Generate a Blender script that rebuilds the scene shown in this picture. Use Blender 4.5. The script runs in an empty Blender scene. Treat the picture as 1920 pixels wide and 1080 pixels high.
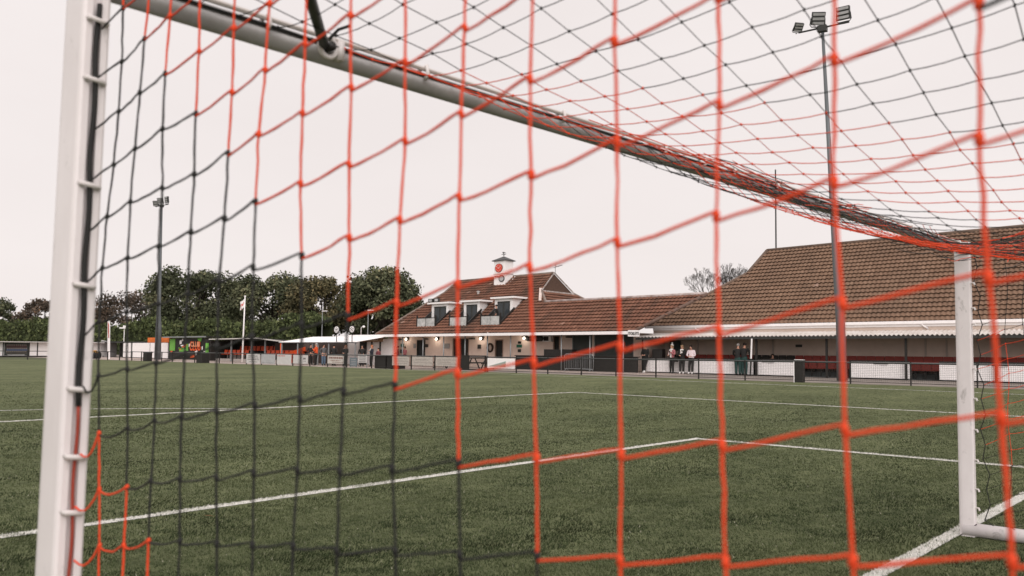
import bpy, math, random
import numpy as np
from math import sin, cos, pi, radians, sqrt
from mathutils import Vector, Matrix
random.seed(7); rng = np.random.default_rng(7)
SC = bpy.context.scene
COL = SC.collection

# ------------------------------------------------------------------ camera, sky, sun, exposure
cam_d = bpy.data.cameras.new('camera'); cam = bpy.data.objects.new('camera', cam_d); COL.objects.link(cam)
CX, CY, CZ, YAW, PIT, ROL, FPX = -1.324, -2.454, 1.596, 0.8535, 0.0656, 0.0123, 1659.6
fw = Vector((sin(YAW)*cos(PIT), cos(YAW)*cos(PIT), sin(PIT))); rt = Vector((cos(YAW), -sin(YAW), 0)); up = rt.cross(fw)
r2 = rt*cos(ROL)+up*sin(ROL); u2 = -rt*sin(ROL)+up*cos(ROL)
M = Matrix((r2, u2, -fw)).transposed().to_4x4(); M.translation = (CX, CY, CZ)
cam.matrix_world = M
cam_d.sensor_width = 36; cam_d.lens = FPX/1920*36; cam_d.clip_start = .05; cam_d.clip_end = 3000
cam_d.dof.use_dof = True; cam_d.dof.focus_distance = 20; cam_d.dof.aperture_fstop = 4.1
SC.camera = cam

SUN_EL, SUN_AZ = radians(38), radians(218)      # light comes from behind and left of the camera
world = bpy.data.worlds.new('World'); SC.world = world; world.use_nodes = True
nt = world.node_tree; nt.nodes.clear()
sky = nt.nodes.new('ShaderNodeTexSky'); sky.sky_type = 'NISHITA'; sky.sun_disc = False
sky.sun_elevation = SUN_EL; sky.sun_rotation = SUN_AZ; sky.air_density = 1; sky.dust_density = 4
bg1 = nt.nodes.new('ShaderNodeBackground'); bg1.inputs[1].default_value = .05
bg2 = nt.nodes.new('ShaderNodeBackground'); bg2.inputs[0].default_value = (1.0, .925, .905, 1); bg2.inputs[1].default_value = .608
mx = nt.nodes.new('ShaderNodeMixShader'); mx.inputs[0].default_value = .96     # closed overcast layer over the clear sky
ow = nt.nodes.new('ShaderNodeOutputWorld')
wtc = nt.nodes.new('ShaderNodeTexCoord'); wnz = nt.nodes.new('ShaderNodeTexNoise'); wnz.inputs['Scale'].default_value = 2.2; wnz.inputs['Detail'].default_value = 5      # faint structure of the cloud layer, all round
wmp = nt.nodes.new('ShaderNodeMapping'); wmp.inputs['Scale'].default_value = (1, 1, 3); wcr = nt.nodes.new('ShaderNodeValToRGB'); wcr.color_ramp.elements[0].position = .3; wcr.color_ramp.elements[1].position = .7
wcr.color_ramp.elements[0].color = (.965, .888, .868, 1); wcr.color_ramp.elements[1].color = (1.02, .945, .925, 1)
nt.links.new(wtc.outputs['Generated'], wmp.inputs[0]); nt.links.new(wmp.outputs[0], wnz.inputs['Vector']); nt.links.new(wnz.outputs['Fac'], wcr.inputs[0]); nt.links.new(wcr.outputs[0], bg2.inputs[0])
nt.links.new(sky.outputs[0], bg1.inputs[0]); nt.links.new(bg1.outputs[0], mx.inputs[1]); nt.links.new(bg2.outputs[0], mx.inputs[2]); nt.links.new(mx.outputs[0], ow.inputs[0])
sd = bpy.data.lights.new('sun', 'SUN'); sun = bpy.data.objects.new('sun', sd); COL.objects.link(sun)
sd.energy = 1.5; sd.angle = radians(70); sd.color = (1, .95, .935)
sdir = Vector((sin(SUN_AZ)*cos(SUN_EL), cos(SUN_AZ)*cos(SUN_EL), sin(SUN_EL)))
sun.rotation_euler = sdir.to_track_quat('Z', 'Y').to_euler()
SC.view_settings.view_transform = 'Standard'; SC.view_settings.look = 'None'
SC.view_settings.exposure = .62; SC.view_settings.gamma = 1; SC.view_settings.use_curve_mapping = False

# ------------------------------------------------------------------ frames: s runs along the clubhouse row, t away from the pitch
AN = math.atan(.13); UX, UY = -sin(AN), cos(AN); VX, VY = cos(AN), sin(AN)
def fs(s): return 1+.0054*(31-s)
def bp(s, t, z=0.): return Vector((s*UX+t*VX, s*UY+t*VY, z*fs(s)))

# ------------------------------------------------------------------ materials
def mat(name, col, rough=.7, var=0., scale=6., bump=0., bscale=None, metal=0., spec=.3, col2=None, stretch=None, emit=0., det=6):
    m = bpy.data.materials.new(name); m.use_nodes = True; n = m.node_tree; b = n.nodes['Principled BSDF']
    b.inputs['Base Color'].default_value = (*col, 1); b.inputs['Roughness'].default_value = rough
    b.inputs['Metallic'].default_value = metal; b.inputs['Specular IOR Level'].default_value = spec
    if emit: b.inputs['Emission Color'].default_value = (*col, 1); b.inputs['Emission Strength'].default_value = emit
    if var or col2 or bump:
        tc = n.nodes.new('ShaderNodeTexCoord'); src = tc.outputs['Object']
        if stretch:
            mp = n.nodes.new('ShaderNodeMapping'); mp.inputs['Scale'].default_value = stretch; n.links.new(src, mp.inputs[0]); src = mp.outputs[0]
        nz = n.nodes.new('ShaderNodeTexNoise'); nz.inputs['Scale'].default_value = scale; nz.inputs['Detail'].default_value = det; nz.inputs['Roughness'].default_value = .65
        n.links.new(src, nz.inputs['Vector'])
        if var or col2:
            cr = n.nodes.new('ShaderNodeValToRGB'); cr.color_ramp.elements[0].position = .32; cr.color_ramp.elements[1].position = .68
            c1 = tuple(c*(1-var) for c in col) if not col2 else col; c2 = col2 if col2 else tuple(min(1, c*(1+var)) for c in col)
            cr.color_ramp.elements[0].color = (*c1, 1); cr.color_ramp.elements[1].color = (*c2, 1)
            n.links.new(nz.outputs['Fac'], cr.inputs[0]); n.links.new(cr.outputs[0], b.inputs['Base Color'])
        if bump:
            n2 = n.nodes.new('ShaderNodeTexNoise'); n2.inputs['Scale'].default_value = bscale or scale*4; n2.inputs['Detail'].default_value = 5
            n.links.new(src, n2.inputs['Vector'])
            bm = n.nodes.new('ShaderNodeBump'); bm.inputs['Strength'].default_value = bump; bm.inputs['Distance'].default_value = .02
            n.links.new(n2.outputs['Fac'], bm.inputs['Height']); n.links.new(bm.outputs[0], b.inputs['Normal'])
    return m
def ramp_mat(name, stops, rough=.8, noise=None, spec=.2, bump=0, transl=0):
    """colour picked per piece by the face attribute 'rnd', optionally mixed with a larger noise"""
    m = bpy.data.materials.new(name); m.use_nodes = True; n = m.node_tree; b = n.nodes['Principled BSDF']
    b.inputs['Roughness'].default_value = rough; b.inputs['Specular IOR Level'].default_value = spec
    at = n.nodes.new('ShaderNodeAttribute'); at.attribute_name = 'rnd'
    cr = n.nodes.new('ShaderNodeValToRGB'); cr.color_ramp.elements.remove(cr.color_ramp.elements[1])
    for i, (p, c) in enumerate(stops):
        e = cr.color_ramp.elements[0] if i == 0 else cr.color_ramp.elements.new(p)
        e.position = p; e.color = (*c, 1)
    n.links.new(at.outputs['Fac'], cr.inputs[0]); out = cr.outputs[0]
    if noise:
        sc, c2, lo, hi, st = noise
        tc = n.nodes.new('ShaderNodeTexCoord'); mp = n.nodes.new('ShaderNodeMapping'); mp.inputs['Scale'].default_value = st
        nz = n.nodes.new('ShaderNodeTexNoise'); nz.inputs['Scale'].default_value = sc; nz.inputs['Detail'].default_value = 7; nz.inputs['Roughness'].default_value = .7
        mr = n.nodes.new('ShaderNodeMapRange'); mr.inputs[1].default_value = lo; mr.inputs[2].default_value = hi
        mi = n.nodes.new('ShaderNodeMix'); mi.data_type = 'RGBA'; mi.inputs[7].default_value = (*c2, 1)
        n.links.new(tc.outputs['Object'], mp.inputs[0]); n.links.new(mp.outputs[0], nz.inputs['Vector']); n.links.new(nz.outputs['Fac'], mr.inputs[0])
        n.links.new(mr.outputs[0], mi.inputs[0]); n.links.new(out, mi.inputs[6]); out = mi.outputs[2]
    n.links.new(out, b.inputs['Base Color'])
    return m

WHITE = mat('white_paint', (.85, .82, .81), .45, .06, 9, spec=.4)
POSTW = mat('goal_white', (.82, .772, .768), .40, 0, 5, spec=.45, col2=(.74, .69, .685), stretch=(1, 1, .5))
BARG = mat('worn_aluminium', (.45, .438, .432), .42, 0, 5, metal=.4, spec=.5, col2=(.31, .30, .295))
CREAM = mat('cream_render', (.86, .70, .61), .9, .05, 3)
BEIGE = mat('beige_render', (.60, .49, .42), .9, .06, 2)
BLACK = mat('black_paint', (.022, .020, .018), .5, .2, 8)
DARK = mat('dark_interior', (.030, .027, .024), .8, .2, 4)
CHAR = mat('charcoal_metal', (.045, .046, .043), .5, .15, 6)
GALV = mat('galvanised_steel', (.27, .285, .29), .45, .12, 3, metal=.3, stretch=(1, 1, .15))
SHUT = mat('shutter_steel', (.075, .085, .08), .5, .1, 4)
GLASS = mat('window_glass', (.045, .052, .056), .12, 0, spec=.35)
CLEAR = mat('balcony_glass', (.60, .60, .58), .15, 0, 3, spec=.6, col2=(.30, .31, .30))
ORANGE = mat('orange_paint', (.70, .11, .03), .55, .08, 4)
REDS = mat('red_seat', (.22, .028, .018), .45, .12, 5)
ORS = mat('orange_seat', (.62, .085, .03), .45, .12, 5)
GREEN = mat('sign_green', (.02, .14, .09), .5)
LIME = mat('mural_green', (.12, .38, .05), .6, 0, 3, col2=(.20, .45, .10), stretch=(1, 3, .4))
BRICK = mat('gable_brick', (.08, .046, .032), .9, .3, 8)
BROWN = mat('brown_board', (.26, .165, .10), .7, .15, 4)
TWO = mat('net_orange', (.74, .068, .020), .6, spec=.2)
TWB = mat('net_black', (.022, .022, .021), .6, spec=.2)
SKIN = mat('skin', (.50, .27, .19), .6)
BARK = mat('bark', (.055, .045, .035), .95, .3, 5)
ASPH = mat('apron_tarmac', (.20, .175, .155), .95, 0, .8, bump=.3, bscale=30, col2=(.29, .25, .22))
PAVE = mat('apron_paving', (.40, .33, .29), .95, .12, .9)
EARTH = mat('rough_grass', (.075, .085, .04), 1, .3, .4)
BOARD = mat('pale_board', (.55, .53, .51), .5, .08, 5)
GREYB = mat('grey_board', (.40, .40, .40), .5, .12, 4)
PRINT = mat('board_print', (.12, .11, .11), .6)
PRINTR = mat('board_print_red', (.45, .10, .08), .6)
LEAD = mat('lead_sheet', (.07, .07, .07), .6, .2, 4)
LAMPG = mat('lit_lamp_glass', (1, .90, .74), .5, emit=2.0)
YELL = mat('machine_yellow', (.62, .32, .05), .5, .2, 5)
RUBB = mat('rubber', (.02, .02, .02), .9)
CLOCK = mat('clock_red', (.62, .06, .03), .5)
TILE_HALL = ramp_mat('hall_roof_tile', [(0, (.155, .094, .062)), (.5, (.208, .128, .085)), (.93, (.255, .162, .11)), (1, (.33, .22, .17))], .9, (.30, (.13, .085, .06), .45, .75, (1, 1, 1)))
TILE_MID = ramp_mat('clubhouse_roof_tile', [(0, (.115, .056, .038)), (.5, (.178, .084, .055)), (.85, (.235, .115, .075)), (1, (.34, .22, .17))], .9, (.5, (.060, .043, .033), .50, .70, (.35, 1.1, .3)))
LEAF_D = ramp_mat('oak_leaf', [(0, (.034, .040, .022)), (.5, (.076, .085, .047)), (.85, (.145, .155, .085)), (1, (.21, .195, .11))], .85)
LEAF_O = ramp_mat('turning_leaf', [(0, (.040, .040, .022)), (.5, (.098, .090, .047)), (.85, (.17, .142, .072)), (1, (.24, .175, .085))], .85)
LEAF_R = ramp_mat('autumn_leaf', [(0, (.040, .034, .027)), (.5, (.096, .074, .056)), (.85, (.15, .105, .072)), (1, (.21, .13, .08))], .85)
LEAF_H = ramp_mat('hedge_leaf', [(0, (.022, .029, .012)), (.45, (.068, .088, .034)), (.85, (.15, .18, .07)), (1, (.23, .25, .11))], .8, (.5, (.035, .042, .02), .45, .75, (1, 1, 1)))

def smudge(m, col, sc, lo, hi, st=(1, 1, .6)):
    n = m.node_tree; b = n.nodes['Principled BSDF']; old = b.inputs['Base Color'].links[0].from_socket
    tc = n.nodes.new('ShaderNodeTexCoord'); mp = n.nodes.new('ShaderNodeMapping'); mp.inputs['Scale'].default_value = st; nz = n.nodes.new('ShaderNodeTexNoise'); nz.inputs['Scale'].default_value = sc; nz.inputs['Detail'].default_value = 8; nz.inputs['Roughness'].default_value = .72; nz.inputs['Distortion'].default_value = .6
    mr = n.nodes.new('ShaderNodeMapRange'); mr.inputs[1].default_value = lo; mr.inputs[2].default_value = hi; mr.inputs[4].default_value = .75; mi = n.nodes.new('ShaderNodeMix'); mi.data_type = 'RGBA'; mi.inputs[7].default_value = (*col, 1)
    n.links.new(tc.outputs['Object'], mp.inputs[0]); n.links.new(mp.outputs[0], nz.inputs['Vector']); n.links.new(nz.outputs['Fac'], mr.inputs[0]); n.links.new(mr.outputs[0], mi.inputs[0]); n.links.new(old, mi.inputs[6]); n.links.new(mi.outputs[2], b.inputs['Base Color'])
smudge(POSTW, (.30, .28, .26), 9, .585, .70); smudge(BARG, (.10, .095, .08), 6, .56, .74, (.5, 1, 1)); smudge(WHITE, (.45, .42, .38), 1.6, .62, .85, (1, 1, .4))
# ------------------------------------------------------------------ mesh helpers
class MB:
    def __init__(s): s.v = []; s.f = []; s.m = []; s.r = []
    def face(s, idx, mi=0, r=0.): s.f.append(idx); s.m.append(mi); s.r.append(r)
    def poly(s, pts, mi=0, r=0.):
        k = len(s.v); s.v += [tuple(p) for p in pts]; s.face(list(range(k, k+len(pts))), mi, r)
    def box(s, a, b, mi=0):
        x0, y0, z0 = a; x1, y1, z1 = b; k = len(s.v)
        s.v += [(x0,y0,z0),(x1,y0,z0),(x1,y1,z0),(x0,y1,z0),(x0,y0,z1),(x1,y0,z1),(x1,y1,z1),(x0,y1,z1)]
        for q in ((0,3,2,1),(4,5,6,7),(0,1,5,4),(1,2,6,5),(2,3,7,6),(3,0,4,7)): s.face([k+i for i in q], mi)
        return s
    def cbox(s, c, d, mi=0): return s.box([c[i]-d[i]/2 for i in range(3)], [c[i]+d[i]/2 for i in range(3)], mi)
    def bar(s, p, q, w, h=None, mi=0, n=None):
        """box-section bar from p to q"""
        p = Vector(p); q = Vector(q); d = (q-p).normalized(); a = Vector((0,0,1)) if abs(d.z) < .95 else Vector((0,1,0))
        x = d.cross(a).normalized()*w/2; y = x.cross(d).normalized()*(h or w)/2; k = len(s.v)
        for c in (p, q): s.v += [tuple(c-x-y), tuple(c+x-y), tuple(c+x+y), tuple(c-x+y)]
        for g in ((0,3,2,1),(4,5,6,7),(0,1,5,4),(1,2,6,5),(2,3,7,6),(3,0,4,7)): s.face([k+i for i in g], mi)
        return s
    def path(s, pts, r, n=6, mi=0, cap=True):
        pts = [Vector(p) for p in pts]; rr = r if isinstance(r, (list, tuple)) else [r]*len(pts); k = len(s.v); prev = None
        for i, p in enumerate(pts):
            d = (pts[min(i+1, len(pts)-1)]-pts[max(i-1, 0)]).normalized()
            if prev is None:
                a = Vector((0,0,1)) if abs(d.z) < .9 else Vector((1,0,0)); x = d.cross(a).normalized()
            else: x = (prev-d*prev.dot(d)).normalized()
            y = d.cross(x); prev = x
            for j in range(n): s.v.append(tuple(p+(x*cos(2*pi*j/n)+y*sin(2*pi*j/n))*rr[i]))
        for i in range(len(pts)-1):
            for j in range(n): s.face([k+i*n+j, k+i*n+(j+1)%n, k+(i+1)*n+(j+1)%n, k+(i+1)*n+j], mi)
        if cap: s.face([k+j for j in range(n)][::-1], mi); s.face([k+(len(pts)-1)*n+j for j in range(n)], mi)
        return s
    def disc(s, c, nrm, r, th, n=20, mi=0):
        c = Vector(c); nrm = Vector(nrm).normalized(); return s.path([c-nrm*th/2, c+nrm*th/2], r, n, mi)
    def ball(s, c, r, mi=0, n=8, m=6):
        rx, ry, rz = r if isinstance(r, (tuple, list)) else (r, r, r); k = len(s.v)
        for i in range(m+1):
            th = pi*i/m
            for j in range(n): s.v.append((c[0]+rx*sin(th)*cos(2*pi*j/n), c[1]+ry*sin(th)*sin(2*pi*j/n), c[2]+rz*cos(th)))
        for i in range(m):
            for j in range(n): s.face([k+i*n+j, k+(i+1)*n+j, k+(i+1)*n+(j+1)%n, k+i*n+(j+1)%n], mi)
        return s
    def extr(s, prof, p0, ax, ay, az, L, mi=0):
        """profile (list of 2d) in axes ax, ay extruded along az by L from p0"""
        p0, ax, ay, az = Vector(p0), Vector(ax), Vector(ay), Vector(az); k = len(s.v); n = len(prof)
        for e in (0, L): s.v += [tuple(p0+ax*a+ay*b+az*e) for a, b in prof]
        for j in range(n): s.face([k+j, k+(j+1)%n, k+n+(j+1)%n, k+n+j], mi)
        s.face(list(range(k, k+n))[::-1], mi); s.face(list(range(k+n, k+2*n)), mi); return s
    def build(s, name, mats, parent=None, fn=None, smooth=False, label=None, kind=None, tri_fix=True):
        me = bpy.data.meshes.new(name)
        vv = [tuple(fn(*p)) for p in s.v] if fn else s.v
        me.from_pydata(vv, [], s.f)
        for m in (mats if isinstance(mats, (list, tuple)) else [mats]): me.materials.append(m)
        me.polygons.foreach_set('material_index', s.m)
        if any(s.r):
            a = me.attributes.new('rnd', 'FLOAT', 'FACE'); a.data.foreach_set('value', s.r)
        if smooth: me.polygons.foreach_set('use_smooth', [True]*len(s.f))
        me.update(); o = bpy.data.objects.new(name, me); COL.objects.link(o)
        if parent: o.parent = parent
        if label: o['label'] = label
        if kind: o['kind'] = kind
        return o
def tag(o, label, cat, group=None):
    o['label'] = label; o['category'] = cat
    if group: o['group'] = group
    return o
def thing(name, label, cat, loc=(0,0,0), rz=0., group=None, scale=1.):
    o = bpy.data.objects.new(name, None); COL.objects.link(o); o.location = loc; o.rotation_euler = (0, 0, rz); o.scale = (scale,)*3
    o.empty_display_size = .3
    return tag(o, label, cat, group)
def bthing(name, label, cat, s, t, group=None, rz=0., z=0.):   # small thing standing in the clubhouse row; local x = away from pitch, y = along row
    p = bp(s, t, z); return thing(name, label, cat, p, AN+rz, group, fs(s))
def big(name, label, cat, s, t):                                # a building: parts are given in (t, s, z)
    base = bp(s, t, 0); o = thing(name, label, cat, base)
    return o, (lambda x, y, z: bp(y, x, z)-base)
def struct(o): o['kind'] = 'structure'; return o
def npmesh(name, v, f, mats, rnd=None, parent=None, mi=None):
    me = bpy.data.meshes.new(name); nv, nf = len(v), len(f); k = f.shape[1]
    me.vertices.add(nv); me.vertices.foreach_set('co', np.ascontiguousarray(v, dtype=np.float32).ravel())
    me.loops.add(nf*k); me.loops.foreach_set('vertex_index', np.ascontiguousarray(f, dtype=np.int32).ravel())
    me.polygons.add(nf); me.polygons.foreach_set('loop_start', np.arange(0, nf*k, k, dtype=np.int32))
    for m in (mats if isinstance(mats, (list, tuple)) else [mats]): me.materials.append(m)
    if mi is not None: me.polygons.foreach_set('material_index', np.ascontiguousarray(mi, dtype=np.int32))
    if rnd is not None:
        a = me.attributes.new('rnd', 'FLOAT', 'FACE'); a.data.foreach_set('value', np.ascontiguousarray(rnd, dtype=np.float32))
    me.update(calc_edges=True); me.validate()
    o = bpy.data.objects.new(name, me); COL.objects.link(o)
    if parent: o.parent = parent
    return o
def copy_tree(o, parent=None):
    c = o.copy(); COL.objects.link(c)
    if parent: c.parent = parent
    for ch in list(o.children): copy_tree(ch, c)
    return c
_txt = []
def text(parent, name, body, size, m, x, y, z, fn=None, wid=None, depth=.012, shear=0):
    """lettering that faces the pitch (towards -x), starting at y and reading towards -y"""
    c = bpy.data.curves.new('lettering', 'FONT'); c.body = body; c.size = size; c.extrude = depth; c.shear = shear; c.offset = .012*size
    c.resolution_u = 3
    o = bpy.data.objects.new('lettering', c); COL.objects.link(o); _txt.append((o, parent, name, m, x, y, z, fn, wid))
def flush_text():
    dg = bpy.context.evaluated_depsgraph_get(); dg.update()
    for o, parent, name, m, x, y, z, fn, wid in _txt:
        me = bpy.data.meshes.new_from_object(o.evaluated_get(dg)); xs = [v.co.x for v in me.vertices]; k = (wid/(max(xs)-min(xs))) if wid else 1
        for v in me.vertices:
            p = (x-v.co.z, y-v.co.x*k, z+v.co.y); v.co = fn(*p) if fn else p
        me.materials.clear(); me.materials.append(m); n = bpy.data.objects.new(name, me); COL.objects.link(n); n.parent = parent
        bpy.data.objects.remove(o)

# ================================================================== GROUND
def sheet(name, pts, z, m):
    b = MB(); b.poly([(p[0], p[1], z) for p in pts]); return struct(b.build(name, m))
sheet('ground', [(-900, -900), (1500, -900), (1500, 1500), (-900, 1500)], -.016, EARTH)
def G(s, t): p = bp(s, t); return (p.x, p.y)
FENCE = [(-14, 42.9), (37, 42.9), (55.5, 42.9), (65.8, 42.9), (71, 42.7)]
CORN = (32.3, 74.2); FARL = (-40, 96)
sheet('apron_pavement', [G(-45, 42.6), G(200, 42.6), G(200, 62), G(-45, 62)], -.012, ASPH)
sheet('verandah_paving', [G(19, 46.5), G(47.5, 46.5), G(47.5, 52.6), G(19, 52.6)], -.004, PAVE)
sheet('paved_walk', [G(36, 43.2), G(110, 43.2), G(110, 50.5), G(36, 50.5)], -.008, PAVE)

# artificial turf
tm = bpy.data.materials.new('turf'); tm.use_nodes = True; n = tm.node_tree; b = n.nodes['Principled BSDF']; b.inputs['Roughness'].default_value = .85; b.inputs['Specular IOR Level'].default_value = .08; b.inputs['Sheen Weight'].default_value = .10; b.inputs['Sheen Roughness'].default_value = .5; b.inputs['Sheen Tint'].default_value = (.8, .85, .45, 1)
tc = n.nodes.new('ShaderNodeTexCoord')
def nz(scale, det, st=(1,1,1), rough=.6):
    mp = n.nodes.new('ShaderNodeMapping'); mp.inputs['Scale'].default_value = st; mp.inputs['Rotation'].default_value = (0, 0, radians(40))
    x = n.nodes.new('ShaderNodeTexNoise'); x.inputs['Scale'].default_value = scale; x.inputs['Detail'].default_value = det; x.inputs['Roughness'].default_value = rough
    n.links.new(tc.outputs['Object'], mp.inputs[0]); n.links.new(mp.outputs[0], x.inputs['Vector']); return x
big_n = nz(.22, 6, (1, 2.2, 1)); mid_n = nz(2.6, 8, (1, 1.6, 1), .75); fin_n = nz(70, 5, (1, 1, 1), .8)
cr = n.nodes.new('ShaderNodeValToRGB'); e = cr.color_ramp.elements; e[0].position = .555; e[0].color = (.024, .034, .014, 1); e[1].position = .785; e[1].color = (.122, .136, .068, 1)
ad = n.nodes.new('ShaderNodeMath'); ad.operation = 'MULTIPLY_ADD'; ad.inputs[1].default_value = .45
a2 = n.nodes.new('ShaderNodeMath'); a2.operation = 'MULTIPLY_ADD'; a2.inputs[1].default_value = .60
a3 = n.nodes.new('ShaderNodeMath'); a3.operation = 'MULTIPLY_ADD'; a3.inputs[1].default_value = .30; a3.inputs[2].default_value = 0
n.links.new(fin_n.outputs['Fac'], a3.inputs[0]); n.links.new(mid_n.outputs['Fac'], a2.inputs[0]); n.links.new(a3.outputs[0], a2.inputs[2])
n.links.new(big_n.outputs['Fac'], ad.inputs[0]); n.links.new(a2.outputs[0], ad.inputs[2]); n.links.new(ad.outputs[0], cr.inputs[0]); n.links.new(cr.outputs[0], b.inputs['Base Color'])
bmp = n.nodes.new('ShaderNodeBump'); bmp.inputs['Strength'].default_value = .9; bmp.inputs['Distance'].default_value = .03
n.links.new(a2.outputs[0], bmp.inputs['Height']); n.links.new(bmp.outputs[0], b.inputs['Normal'])
sheet('pitch_turf', [(-70, -60), G(-14, 42.62), G(66, 42.62), G(70.5, 42.2), (32.1, 73.9), (-40, 95.5), (-70, 100)], 0, tm)
# painted lines
LINEM = mat('line_paint', (.74, .72, .69), .9, 0, 40, bump=.8, bscale=120, col2=(.40, .42, .36), det=4)
LW = .12; RECTS = []
def line(name, x0, y0, x1, y1):
    RECTS.append((min(x0, x1), min(y0, y1), max(x0, x1), max(y0, y1))); x0, y0, x1, y1 = RECTS[-1]
    sheet(name, [(x0, y0), (x1, y0), (x1, y1), (x0, y1)], .004, LINEM)
GY = -.267
TL = 36.78
line('goal_line', -40, GY, TL, GY+LW)
line('goal_area_line', -5.5, 5.38, 12.82, 5.50); line('goal_area_line', 12.70, GY+LW, 12.82, 5.38); line('goal_area_line', -5.62, GY+LW, -5.5, 5.5)
line('penalty_area_line', -16.5, 16.38, 23.82, 16.50); line('penalty_area_line', 23.70, GY+LW, 23.82, 16.38); line('penalty_area_line', -16.62, GY+LW, -16.5, 16.5)
line('touch_line', TL, GY, TL+LW, 64)
b = MB(); a0 = math.asin(5.8/9.15); pc = (3.6, 10.7); NA = 48
for i in range(NA):
    q = []
    for k, r in ((i, 9.10), (i+1, 9.10), (i+1, 9.24), (i, 9.24)):
        a = a0+(pi-2*a0)*k/NA; q.append((pc[0]+r*cos(a), pc[1]+r*sin(a), .004))
    b.poly(q)
struct(b.build('penalty_arc_line', LINEM))
# grass blades, dense where the camera can tell them apart
def in_line(x, y):
    m = np.zeros(len(x), bool)
    for (x0, y0, x1, y1) in RECTS: m |= (x > x0) & (x < x1) & (y > y0) & (y < y1)
    return m
NB = 520000
d = np.exp(rng.uniform(np.log(5.4), np.log(46), NB)); keep = rng.random(NB) < np.clip((46-d)/22, .02, 1); d = d[keep]
az = YAW+rng.uniform(-.58, .57, len(d)); px = CX+d*np.sin(az); py = CY+d*np.cos(az); keep = (px < TL+3); px, py = px[keep], py[keep]
for (x0, y0, x1, y1) in RECTS:      # the white fibres of the lines stand as thick as the green ones
    nl = int(min(26000, 700*((x1-x0)+(y1-y0)))); lx = rng.uniform(x0, x1, nl); ly = rng.uniform(y0, y1, nl); dd = np.hypot(lx-CX, ly-CY); kk = (dd < 46) & (rng.random(nl) < np.clip(14/dd, 0, 1)); px = np.concatenate([px, lx[kk]]); py = np.concatenate([py, ly[kk]])
d = np.hypot(px-CX, py-CY); NB = len(d)
wl = in_line(px, py) & (rng.random(NB) < .86)
# keep green fibres from standing in front of a line seen at a low angle
ux_, uy_ = (px-CX)/d, (py-CY)/d
hid = in_line(px+ux_*.10, py+uy_*.10) & ~wl & (d > 9)
cl_ = np.zeros(NB)
for k in range(14):
    wv = np.exp(rng.uniform(np.log(.12), np.log(3.2))); a_ = rng.uniform(0, 2*pi); cl_ += np.sin((px*cos(a_)+py*sin(a_))*2*pi/wv+rng.uniform(0, 6.28))*(.5+.25*math.log(wv+1))
cl_ /= cl_.std()
h = rng.uniform(.010, .022, NB)*(1-.18*np.clip(cl_, -1.5, 1.5))*np.where(hid, .3, 1)*np.clip(1.15-d*.012, .5, 1); w = (.0017+.00028*d)*rng.uniform(.7, 1.3, NB); an = rng.uniform(0, 2*pi, NB); le = rng.uniform(.2, 1.3, NB)*h; la = rng.normal(.9, .9, NB)+.8*cl_
v = np.zeros((NB, 3, 3)); v[:, 0, 0] = px-np.cos(an)*w; v[:, 0, 1] = py-np.sin(an)*w; v[:, 1, 0] = px+np.cos(an)*w; v[:, 1, 1] = py+np.sin(an)*w
v[:, 0, 2] = v[:, 1, 2] = .001; v[:, 2, 0] = px+np.cos(la)*le; v[:, 2, 1] = py+np.sin(la)*le; v[:, 2, 2] = h
brnd = np.clip(rng.normal(.43, .22, NB)+.15*cl_, 0.002, .95); sp_ = rng.random(NB) < .012; brnd[sp_] = rng.uniform(.95, 1, sp_.sum())
BLADE = ramp_mat('turf_blade', [(0, (.010, .015, .0055)), (.42, (.036, .050, .021)), (.9, (.095, .116, .054)), (.96, (.15, .16, .09)), (1, (.42, .40, .32))], .75, (.30, (.078, .092, .041), .46, .70, (1, 1.8, 1)), spec=.08)
for bl in (BLADE.node_tree.nodes['Principled BSDF'],): bl.inputs['Sheen Weight'].default_value = .0; bl.inputs['Sheen Tint'].default_value = (.8, .85, .45, 1)
BLADEW = ramp_mat('painted_blade', [(0, (.34, .35, .29)), (.25, (.62, .60, .56)), (1, (.82, .80, .77))], .85)
go = npmesh('turf_grass', v.reshape(-1, 3), np.arange(NB*3).reshape(-1, 3), [BLADE, BLADEW], brnd, mi=wl.astype(int))
go['kind'] = 'stuff'; tag(go, 'short green artificial grass blades of the pitch in front of the goal', 'grass')

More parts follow.
